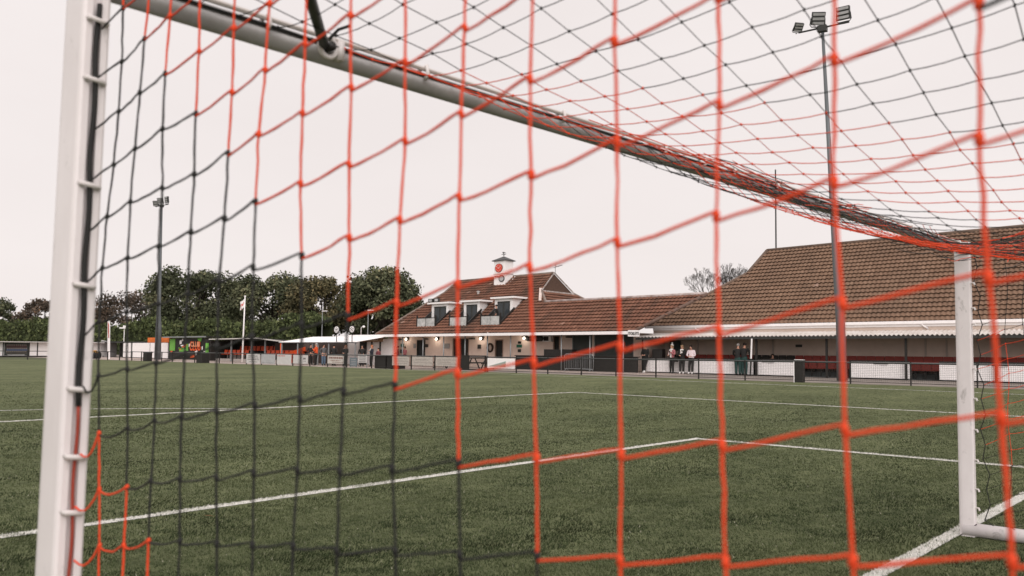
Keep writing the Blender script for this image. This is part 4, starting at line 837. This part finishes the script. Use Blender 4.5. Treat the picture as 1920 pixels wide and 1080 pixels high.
for x in (.08, .69, 1.43, 2.18, 2.54, 2.84, 3.34, 3.9, 4.4, 5.0, 5.6, 6.2, 6.8):
    q = MB(); g_ = gy(x); q.path([(x, g_+.02, 2.528), (x, g_-.020, 2.535), (x, g_-.026, 2.505), (x, g_-.012, 2.492)], .007, 6); q.build('net_clip', CLIPM, goal, gfn, True)
q = MB(); R_, c_ = .030, Vector((.29, GY-.02, 2.495)); q.path([c_+Vector((R_*cos(a), -.004, R_*sin(a))) for a in [2*pi*k/16 for k in range(17)]], .009, 8, 0, False); q.path([c_+Vector((0, -.03, 0)), c_+Vector((0, .03, 0))], .014, 8, 1); q.cbox(c_+Vector((.045, 0, 0)), (.022, .03, .06)); q.build('eye_bracket', [CLIPM, BLACK], goal, gfn, True)
q = MB(); q.path([(.28, GY-.02, 2.50), (.02, GY-.30, 2.505), (-.30, GY-.62, 2.51)], .016, 10); q.build('corner_brace', CHAR, goal, gfn, True)
q = MB(); q.path([(.29, GY-.03, 2.52), (.30, GY-.06, 2.545), (.31, GY-.10, 2.55)], .005, 5); q.build('tie_cord', TWB, goal, gfn)
GB = .058
for x in (NX-.034, FXX+.036):
    q = MB(); q.path([(x, gy(x)+.10, GB), (x, gy(x)-2.25, GB)], GB, 14); q.build('ground_bar', POSTW, goal, gfn, True)
q = MB(); q.path([(NX-.034, GY-2.25, GB), (FXX+.036, gy(FXX)-2.25, GB)], GB, 12); q.build('ground_bar', POSTW, goal, gfn, True)
q = MB(); q.extr([(-.0, -.0035), (.17, -.0035), (.17, .0035), (0, .0035)], (FXX-.0002, gy(FXX)+.115, .006), (0, -.76, .65), (0, .65, .76), (-1, 0, 0), .002); q.build('mitre_joint', BLACK, goal, gfn)

# ================================================================== NET
net = thing('goal_net', 'orange and black striped square mesh net laced to the goal', 'net', (NX, GY, 0))
RT = .0024
def black(d_): return math.floor((d_+2)/8) % 2 == 0
def seg(q, a, b_, mi, sag=0., n_=5, r=RT):
    a, b_ = Vector(a), Vector(b_)
    if n_ > 4:
        P_ = [a.lerp(b_, t_)-Vector((0, 0, sag*4*t_*(1-t_)))+(Vector((random.uniform(-1, 1), random.uniform(-1, 1), random.uniform(-1, 1)))*.0011 if 0 < t_ < 1 else Vector()) for t_ in (0, .2, .4, .6, .8, 1)]
        q.path(P_, [r*random.uniform(.86, 1.14) for _ in P_], 6, mi, False); return
    if sag: q.path([a, a.lerp(b_, .3)-Vector((0, 0, sag*.84)), a.lerp(b_, .65)-Vector((0, 0, sag*.9)), b_], r, n_, mi, False)
    else: q.path([a, b_], r, n_, mi, False)
def knot(q, p, mi, r=RT):
    p = Vector(p); e = Vector((random.uniform(-.3, .3), random.uniform(-.5, 0), 1)).normalized(); q.path([p-e*r*3.0, p-e*r*1.2, p+e*r*1.2, p+e*r*3.0], [r*1.0, r*2.0, r*2.0, r*1.0], 6, mi)
# near side panel: columns i go back from the post, rows k go down
rs = random.Random(3); KN = {}
CYS = [-.279, -.352, -.478, -.605, -.732, -.862, -.985, -1.118, -1.248, -1.380, -1.519, -1.660, -1.803, -1.947, -2.092, -2.238, -2.385]
for i in range(0, 17):
    for k in range(-5, 20):
        z = 2.2725+.0225*(i-1)+(.0006*(i-8)**2 if i > 8 else 0)-.1255*(1+.0052*i)*k
        y = CYS[i]
        if i < 7: y += (.0085-.0009*i)*(k-1) if k < 5 else (.0085-.0009*i)*(4-.8*(k-4))
        elif i >= 9: y -= .0042*max(0, k-6)
        x = NX+.006*sin(i*1.3+k*.7)
        if i == 0: y = GY-.012; x = NX-.030+.008*z; z -= .012
        if i == 0 and k >= 7: z -= .03
        if i in (1, 2) and k >= 6: z -= .004*(k-5)
        KN[i, k] = Vector((x+rs.uniform(-.003, .003), y+rs.uniform(-.003, .003), z+rs.uniform(-.003, .003)))
ztop = lambda i: 2.50+.25*(.1338*i)+.085*(.1338*i)**2
q = MB()
for (i, k), p in KN.items():
    if p.z < .06 or p.z > ztop(i)+.02: continue
    if (i, k+1) in KN and KN[i, k+1].z > .03 and i > 0: seg(q, p, KN[i, k+1], 0 if black(k-i) else 1)
    if (i+1, k) in KN and KN[i+1, k].z <= ztop(i+1)+.05:
        sg_ = 0.0
        if i == 0: sg_ = .0 if k < 6 else .028
        elif k >= 7: sg_ = max(.0, .016-.003*i)
        elif i > 0: sg_ = .003
        dz_ = Vector((0, 0, .0062 if i > 3 else .003)); seg(q, p-(dz_ if i else dz_*0), KN[i+1, k]+dz_, 0 if black(k-i-1) else 1, sg_)
    if i > 0: knot(q, p, 0 if black(k-i) else 1)
q.build('side_panel', [TWB, TWO], net, lambda x, y, z: (x-NX, y-GY, z), True, label='near side panel of the net, closest to the camera')
# dark lacing cord in the post groove
q = MB(); zz = 2.43; P = []
while zz > .1: P.append((NX-.034+.008*zz+.0022*sin(zz*24)+.001, GY-.001+.002*cos(zz*24), zz)); zz -= .03
cut = [i for i, p in enumerate(P) if p[2] > 1.47]
q.path(P[:len(cut)+1],   .0062, 6, 0); q.path(P[len(cut):], .0042, 6, 1); q.build('lacing_cord', [TWB, mat('cord_red', (.30, .05, .03), .7)], net, lambda x, y, z: (x-NX, y-GY, z), True)
# roof panel: sags between the crossbar ends, climbs towards the back
def roofz(x, v_):
    base = 2.505+.25*v_+.085*v_*v_; sagv = .01+.62*v_+.13*(1-math.exp(-v_/.07)); return base-sagv*(1-((x-3.385)/3.76)**2)
NXS = int((FXX-NX)/.1195)
R = {}
for m in range(0, 16):
    for n_ in range(NXS+2):
        x = NX+(FXX-NX)*n_/(NXS+1); v_ = max(0, .1405*m-.0125) if m else 0
        R[n_, m] = Vector((x+rs.uniform(-.006, .006), gy(x)-.02-v_+rs.uniform(-.004, .004), roofz(x, v_)+rs.uniform(-.005, .005)))
q = MB()
for (n_, m), p in R.items():
    d_ = n_-m
    if (n_+1, m) in R: seg(q, p, R[n_+1, m], 0 if black(d_) else 1, 0, 4, .0016)
    if (n_, m+1) in R: seg(q, p, R[n_, m+1], 0 if black(d_-1) else 1, 0.004 if n_ % 3 else .002, 4, .0016)
    if n_ < 45: knot(q, p, 0 if black(d_) else 1, .0017)
# slack net gathered along the far part of the crossbar
for g_ in range(26):
    x0 = rs.uniform(1.2, 5.6); x1 = min(FXX, x0+rs.uniform(1.2, 3.2)); sg_ = rs.uniform(.02, .10)*(.5+x0/6); v0 = rs.uniform(.0, .16); pts_ = []
    for k in range(15):
        a_ = k/14; x = x0+(x1-x0)*a_; pts_.append((x, gy(x)-.03-v0-.03*sin(a_*9+g_), 2.50-sg_*4*a_*(1-a_)-.012*abs(sin(a_*14+g_))))
    q.path(pts_, .0022, 4, 1 if g_ % 2 else 0, False)
for g_ in range(34):        # and bunched where the roof panel meets the far side
    v0 = rs.uniform(.05, 1.15); x0 = rs.uniform(4.4, 5.6); pts_ = []
    for k in range(13):
        a_ = k/12; x = x0+(FXX-x0)*a_; pts_.append((x, gy(x)-.03-v0-.05*sin(a_*7+g_), roofz(x, v0)*(1-a_*.35)+(2.36+.12*v0)*a_*.35-.025*abs(sin(a_*11+g_))-.03*(g_ % 4)))
    q.path(pts_, .0024, 4, 0 if g_ % 3 else 1, False)
q.build('roof_panel', [TWB, TWO], net, lambda x, y, z: (x-NX, y-GY, z), True, label='sagging roof panel of the net')
# far side panel
F = {}
for i in range(0, 16):
    for k in range(0, 25):
        v_ = .12+.134*i; z = 2.50+.25*v_+.085*v_*v_-.1285*k; y = gy(FXX)-.02-v_
        if i == 0: y = gy(FXX)-.025-(.034 if k % 2 else .0)-.003*k; z = 2.47-.1285*k
        F[i, k] = Vector((FXX+.03+.02*sin(i*.9+k*.5), y+.012*sin(k*1.1+i), z+rs.uniform(-.006, .006)))
q = MB()
for (i, k), p in F.items():
    if p.z < .10: continue
    if (i, k+1) in F: 
        e = F[i, k+1].copy(); e.z = max(e.z, .06)
        if e.z < .1: e.y -= .12
        seg(q, p, e, 0 if black(k-i) or i == 0 else 1, 0, 4, .0024 if i else .004)
    if (i+1, k) in F: seg(q, p, F[i+1, k], 0 if black(k-i) else 1, .006, 4, .0022)
    knot(q, p, 0 if black(k-i) or i == 0 else 1, .0024)
q.build('side_panel', [TWB, TWO], net, lambda x, y, z: (x-NX, y-GY, z), True, label='far side panel of the net beyond the far post')
# back panel
q = MB(); B = {}
for n_ in range(NXS+2):
    for k in range(0, 26):
        t_ = R[n_, 15]; B[n_, k] = Vector((t_.x, t_.y-.02-.02*sin(k*.4), max(.12, t_.z-.1285*k)))
for (n_, k), p in B.items():
    if p.z <= .121: continue
    if (n_, k+1) in B: seg(q, p, B[n_, k+1], 0 if black(n_-15+k) else 1, 0, 4, .0016)
    if (n_+1, k) in B: seg(q, p, B[n_+1, k], 0 if black(n_-15+k) else 1, 0, 4, .0016)
q.build('back_panel', [TWB, TWO], net, lambda x, y, z: (x-NX, y-GY, z), True)
for x in (NX-.1, FXX+.1):
    o = thing('net_stanchion', 'grey stanchion holding up the back of the net at the %s end' % ('near' if x < 0 else 'far'), 'pole', (x, GY-2.6, 0), 0, 'net stanchions'); q = MB(); q.path([(0, 0, 0), (0, 0, 3.4)], .03, 10); q.build('pole', GALV, o, None, True); q = MB(); q.path([(0, 0, 3.35), (0, .5, 3.3)], .006, 6); q.build('guy_rope', TWB, o)

# ================================================================== PEOPLE
PEO = []
MC = {}
def cloth(name, c):
    if name not in MC: MC[name] = mat('cloth_'+name, c, .9, .12, 12)
    return MC[name]
HAIRM = {'dark': mat('hair_dark', (.02, .014, .01), .7), 'fair': mat('hair_fair', (.30, .20, .11), .7), 'ginger': mat('hair_ginger', (.40, .14, .06), .7), 'grey': mat('hair_grey', (.35, .33, .31), .7)}
SHOES = {'white': mat('shoe_white', (.78, .76, .74), .6), 'dark': mat('shoe_dark', (.03, .03, .03), .6)}
def person(lab, s, t, face, top, legs, hair='dark', shoes='dark', h=1.74, arms='phone', lean=0., bow=0., cross=False, fat=1., sit=False, z=0., extra=None, group='spectators'):
    o = thing('person', lab, 'person', bp(s, t, z), AN+face, group, fs(s)*h/1.75)
    V = []; E_ = []; Rr = []; Kd = []
    def pt(p, r, par=None, kd='top'):
        V.append(p); Rr.append(r if isinstance(r, tuple) else (r, r)); Kd.append(kd)
        if par is not None: E_.append((par, len(V)-1))
        return len(V)-1
    lz = lean      # figures face local +x
    pel = pt((-.02, 0, .95), (.15*fat, .12*fat), None, 'legs'); wa = pt((-.02-lz*.3, 0, 1.10), (.145*fat, .105*fat), pel); ch = pt((-.02-lz*.2+bow*.3, 0, 1.32), (.175*fat, .12*fat), wa); nb = pt((bow*.5, 0, 1.47), (.085, .07), ch)
    nk = pt((.01+bow*.8, 0, 1.53), (.055, .055), nb, 'skin'); hd = pt((.03+bow*1.2, 0, 1.63), (.085, .095), nk, 'skin'); ht = pt((.02+bow*1.25, 0, 1.71), (.07, .08), hd, 'skin')
    pt((.125+bow*1.5, 0, 1.615), (.018, .018), hd, 'skin')
    for sd_ in (1, -1):
        cx_ = .03*sd_ if cross else 0
        if sit:
            hp_ = pt((0, .09*sd_, .90), .09*fat, pel, 'legs'); kn = pt((.42, .10*sd_, .88), .07, hp_, 'legs'); an_ = pt((.42, .10*sd_, .45), .05, kn, 'legs'); pt((.55, .10*sd_, .42), .04, an_, 'shoe')
        else:
            hp_ = pt((0, .09*sd_, .86), (.105*fat, .105*fat), pel, 'legs'); kn = pt((.05+lz*.3, (.10-(.05 if cross else 0))*sd_, .50), (.082*fat, .082*fat), hp_, 'legs')
            an_ = pt((.03+lz, (.10-(.14 if cross else 0))*sd_, .10), (.062*fat, .062*fat), kn, 'legs'); fo = pt((.08+lz, (.105-(.14 if cross else 0))*sd_, .045), (.045, .042), an_, 'shoe'); pt((.20+lz, (.12-(.14 if cross else 0))*sd_, .035), (.04, .032), fo, 'shoe')
        sh = pt((-.01-lz*.15+bow*.4, .19*sd_*fat, 1.42), (.07, .07), ch)
        if arms == 'phone': el = (.04+bow*.3, .25*sd_*fat, 1.14); wr = (.26+bow*.3, .10*sd_, 1.10)
        elif arms == 'cup': el = (.06, .25*sd_*fat, 1.15); wr = ((.25, .08*sd_, 1.30) if sd_ > 0 else (.25, .10*sd_, 1.12))
        elif arms == 'rest': el = (.14, .25*sd_*fat, 1.17); wr = (.36, .16*sd_, 1.02)
        elif arms == 'pocket': el = (-.06, .28*sd_*fat, 1.14); wr = (.08, .20*sd_*fat, .96)
        else: el = (-.02, .24*sd_*fat, 1.14); wr = (.03, .23*sd_*fat, .90)
        e1 = pt(el, (.05*fat, .05*fat), sh); w1 = pt(wr, (.036, .036), e1); dv_ = (Vector(wr)-Vector(el)).normalized(); pm_ = pt(tuple(Vector(wr)+dv_*.06), (.034, .024), w1, 'skin')
        sx = Vector((0, 0, 1)).cross(dv_); sx = sx.normalized() if sx.length > .1 else Vector((0, 1, 0))
        for fi, (of_, ln) in enumerate(((-.028, .065), (-.010, .078), (.010, .074), (.028, .058))):
            b0 = Vector(wr)+dv_*.09+sx*of_; f1 = pt(tuple(b0), (.0105, .0105), pm_, 'skin'); pt(tuple(b0+dv_*ln*.8+Vector((0, 0, -.02))), (.009, .009), f1, 'skin')
        pt(tuple(Vector(wr)+dv_*.06-sx*.045*sd_+Vector((0, 0, .02))), (.011, .011), pm_, 'skin')
    me = bpy.data.meshes.new('body'); me.from_pydata(V, E_, []); ob = bpy.data.objects.new('body', me); COL.objects.link(ob)
    ob.modifiers.new('skin', 'SKIN'); sv = me.skin_vertices[0].data
    for i, r in enumerate(Rr): sv[i].radius = r
    sv[0].use_root = True; sb = ob.modifiers.new('sub', 'SUBSURF'); sb.levels = sb.render_levels = 1
    PEO.append((ob, o, V, E_, Kd, [top, legs, SKIN, SHOES[shoes]]))
    hx = .02+bow*1.25
    if hair:
        q = MB(); q.ball((hx-.025, 0, 1.70), (.108, .098, .085), 0, 12, 8)
        if hair in ('fair', 'ginger'): q.ball((hx-.07, 0, 1.60), (.06, .10, .13), 0, 10, 8)
        q.build('hair', HAIRM[hair], o, None, True)
    q = MB()
    for sd_ in (1, -1): q.ball((hx+.098, .034*sd_, 1.645), (.012, .014, .010), 0, 6, 4)
    q.ball((hx+.092, 0, 1.575), (.010, .026, .007), 0, 6, 4); q.build('face_features', bpy.data.materials['hair_dark'], o)
    if extra:
        for nm, m_, parts_ in extra:
            q = MB()
            for kind_, a_ in parts_: getattr(q, kind_)(*a_)
            q.build(nm, m_, o, None, kind_ == 'ball')
    return o
def flush_people():
    dg = bpy.context.evaluated_depsgraph_get(); dg.update()
    for ob, o, V, E_, Kd, mats in PEO:
        me = bpy.data.meshes.new_from_object(ob.evaluated_get(dg)); me.materials.clear()
        for m_ in mats: me.materials.append(m_)
        A = np.array([V[a] for a, b_ in E_]); Bq = np.array([V[b_] for a, b_ in E_]); kid = [{'top': 0, 'legs': 1, 'skin': 2, 'shoe': 3}[Kd[b_]] for a, b_ in E_]; dAB = Bq-A; LL = (dAB**2).sum(1)
        mi = []
        for p in me.polygons:
            c = np.array(p.center); tt = np.clip(((c-A)*dAB).sum(1)/LL, 0, 1); mi.append(kid[int(((A+dAB*tt[:, None]-c)**2).sum(1).argmin())])
        me.polygons.foreach_set('material_index', mi); me.polygons.foreach_set('use_smooth', [True]*len(mi))
        nb_ = bpy.data.objects.new('body', me); COL.objects.link(nb_); nb_.parent = o; bpy.data.objects.remove(ob)
BK = cloth('black', (.022, .021, .020)); NV = cloth('navy', (.03, .034, .045)); TE = cloth('teal', (.025, .062, .056)); PK = cloth('pink', (.36, .13, .14)); WH = cloth('pale', (.74, .64, .66)); OR = cloth('orange', (.68, .10, .03)); JE = cloth('jeans', (.09, .13, .18)); GR = cloth('grey', (.10, .10, .10)); WT = cloth('white', (.75, .73, .70)); MR = cloth('maroon', (.16, .05, .055))
FP = pi   # facing the pitch
person('bald person in black looking down at a phone, ankles crossed, white trainers', 22.31, 50.85, FP, BK, BK, None, 'white', 1.72, 'phone', .12, .07, True)
person('person in a bobble hat, white scarf and pink jacket holding a cup', 20.46, 50.85, FP-.3, PK, BK, 'fair', 'dark', 1.70, 'cup', 0, .02, False, 1., False, 0., [('bobble_hat', WT, [('ball', ((.0, 0, 1.73), (.11, .105, .08), 0, 10, 8)), ('ball', ((-.01, 0, 1.86), .055, 0, 8, 6))]), ('scarf', WT, [('ball', ((.05, 0, 1.47), (.11, .12, .06), 0, 10, 6)), ('bar', ((.15, .05, 1.46), (.17, .03, .98), .10, .03)), ('bar', ((.14, -.06, 1.46), (.19, -.10, 1.15), .09, .03))]), ('cup', BLACK, [('path', ([(.33, .07, 1.27), (.33, .07, 1.38)], .04, 8))]), ('shoulder_bag', BLACK, [('cbox', ((.02, .32, .86), (.14, .26, .28)))])])
person('fair haired person in a dark jacket and cream scarf, glasses on, holding a cup', 19.78, 50.85, FP+.1, BK, BK, 'fair', 'white', 1.68, 'cup', .08, .02, False, 1.08, False, 0., [('scarf', WT, [('ball', ((.05, 0, 1.47), (.10, .12, .055), 0, 10, 6)), ('bar', ((.14, -.05, 1.46), (.2, -.04, 1.22), .09, .03))]), ('cup', WT, [('path', ([(.33, .07, 1.27), (.33, .07, 1.37)], .04, 8))])])
person('person in a pale pink hoodie looking down at a phone by the white wall', 19.17, 50.85, FP+.05, WH, BK, 'dark', 'white', 1.66, 'phone', .1, .06, False, 1.05)
person('person in a black coat and teal trousers leaning on the white wall, back turned', 16.15, 50.75, 0.1, BK, TE, 'grey', 'dark', 1.76, 'rest', .0, .08, False, 1.15)
person('person in a long black coat leaning on the wall beside teal trousers', 15.78, 50.80, -.1, BK, TE, 'dark', 'dark', 1.80, 'rest', .0, .08, False, 1.12)
person('dark haired person sitting low behind the white wall of the stand', 14.5, 52.3, FP, BK, BK, 'dark', 'dark', 1.5, 'phone', 0, 0, False, 1, True, -.30)
person('person in a black cap and coat on the right hand dormer balcony', 34.3, 51.2, FP-.6, BK, BK, 'dark', 'dark', 1.7, 'pocket', 0, 0, False, 1, False, 2.96)
person('white haired person in an orange jacket under the terrace shelter', 46.05, 44.9, FP-1.2, OR, BK, 'grey', 'dark', 1.76, 'cup', group='people at the shelter')
person('person in black standing left of the orange jacket', 46.75, 45.0, FP+1.4, BK, BK, 'dark', 'dark', 1.70, 'pocket', 0, 0, False, 1.1, group='people at the shelter')
person('person in a grey coat and jeans facing the orange jacket', 45.3, 44.9, FP+1.3, GR, JE, 'dark', 'dark', 1.68, 'pocket', 0, 0, False, 1.2, group='people at the shelter')
person('person in a dark coat standing just behind the jeans wearer', 44.95, 45.6, FP+.5, BK, BK, 'dark', 'dark', 1.62, group='people at the shelter')
person('person in a black coat alone before the white shelter wall', 44.35, 45.0, 0.3, BK, BK, 'dark', 'dark', 1.66, 'pocket', 0, 0, False, 1.1, group='people at the shelter')
person('person in black beside the shelter post', 43.75, 45.5, FP+.8, BK, BK, 'dark', 'dark', 1.62, group='people at the shelter')
person('ginger haired person in dark clothes at the right of the shelter group', 43.35, 45.2, FP+.2, BK, BK, 'ginger', 'dark', 1.62, group='people at the shelter')
person('person in a black jacket behind the white notice board', 41.75, 45.2, FP+.6, BK, BK, 'dark', 'dark', 1.62, 'pocket', 0, 0, False, 1.15, group='people at the shelter')
person('person in a striped dark top left of the wheeled bins', 41.2, 45.6, FP-.3, NV, BK, 'ginger', 'dark', 1.62, 'cup', group='people at the shelter', extra=[('striped_scarf', WT, [('bar', ((.16, .1, 1.5), (.2, -.1, 1.1), .08, .03))])])
person('short person with dark hair just left of the wheeled bins', 40.75, 45.8, FP, MR, BK, 'dark', 'dark', 1.42, group='people at the shelter')
person('person in dark maroon standing at the clubhouse corner, left of two', 43.0, 50.5, 2.2, MR, BK, 'dark', 'dark', 1.58, group='people at the shelter')
person('person in a pink top standing at the clubhouse corner, right of two', 42.3, 50.5, FP, PK, BK, 'dark', 'dark', 1.55, group='people at the shelter')
flush_people(); flush_text()
# a few fallen leaves and scraps on the turf
LFM = mat('dead_leaf', (.22, .09, .04), .9); lf = None
for (x, y, wh) in ((11.5, 8.2, 'in mid pitch beyond the goal area corner'), (3.0, 4.9, 'just inside the goal area front line'), (6.0, 2.5, 'on bare turf in front of the goal mouth')):
    q = MB(); q.poly([(-.05, 0, 0), (0, -.025, .012), (.06, 0, .02), (0, .03, .018)]); o = q.build('fallen_leaf', LFM); o.location = (x, y, .028); o.rotation_euler = (0, 0, x*3); tag(o, 'small dry brown leaf '+wh, 'leaf', 'fallen leaves on the turf')
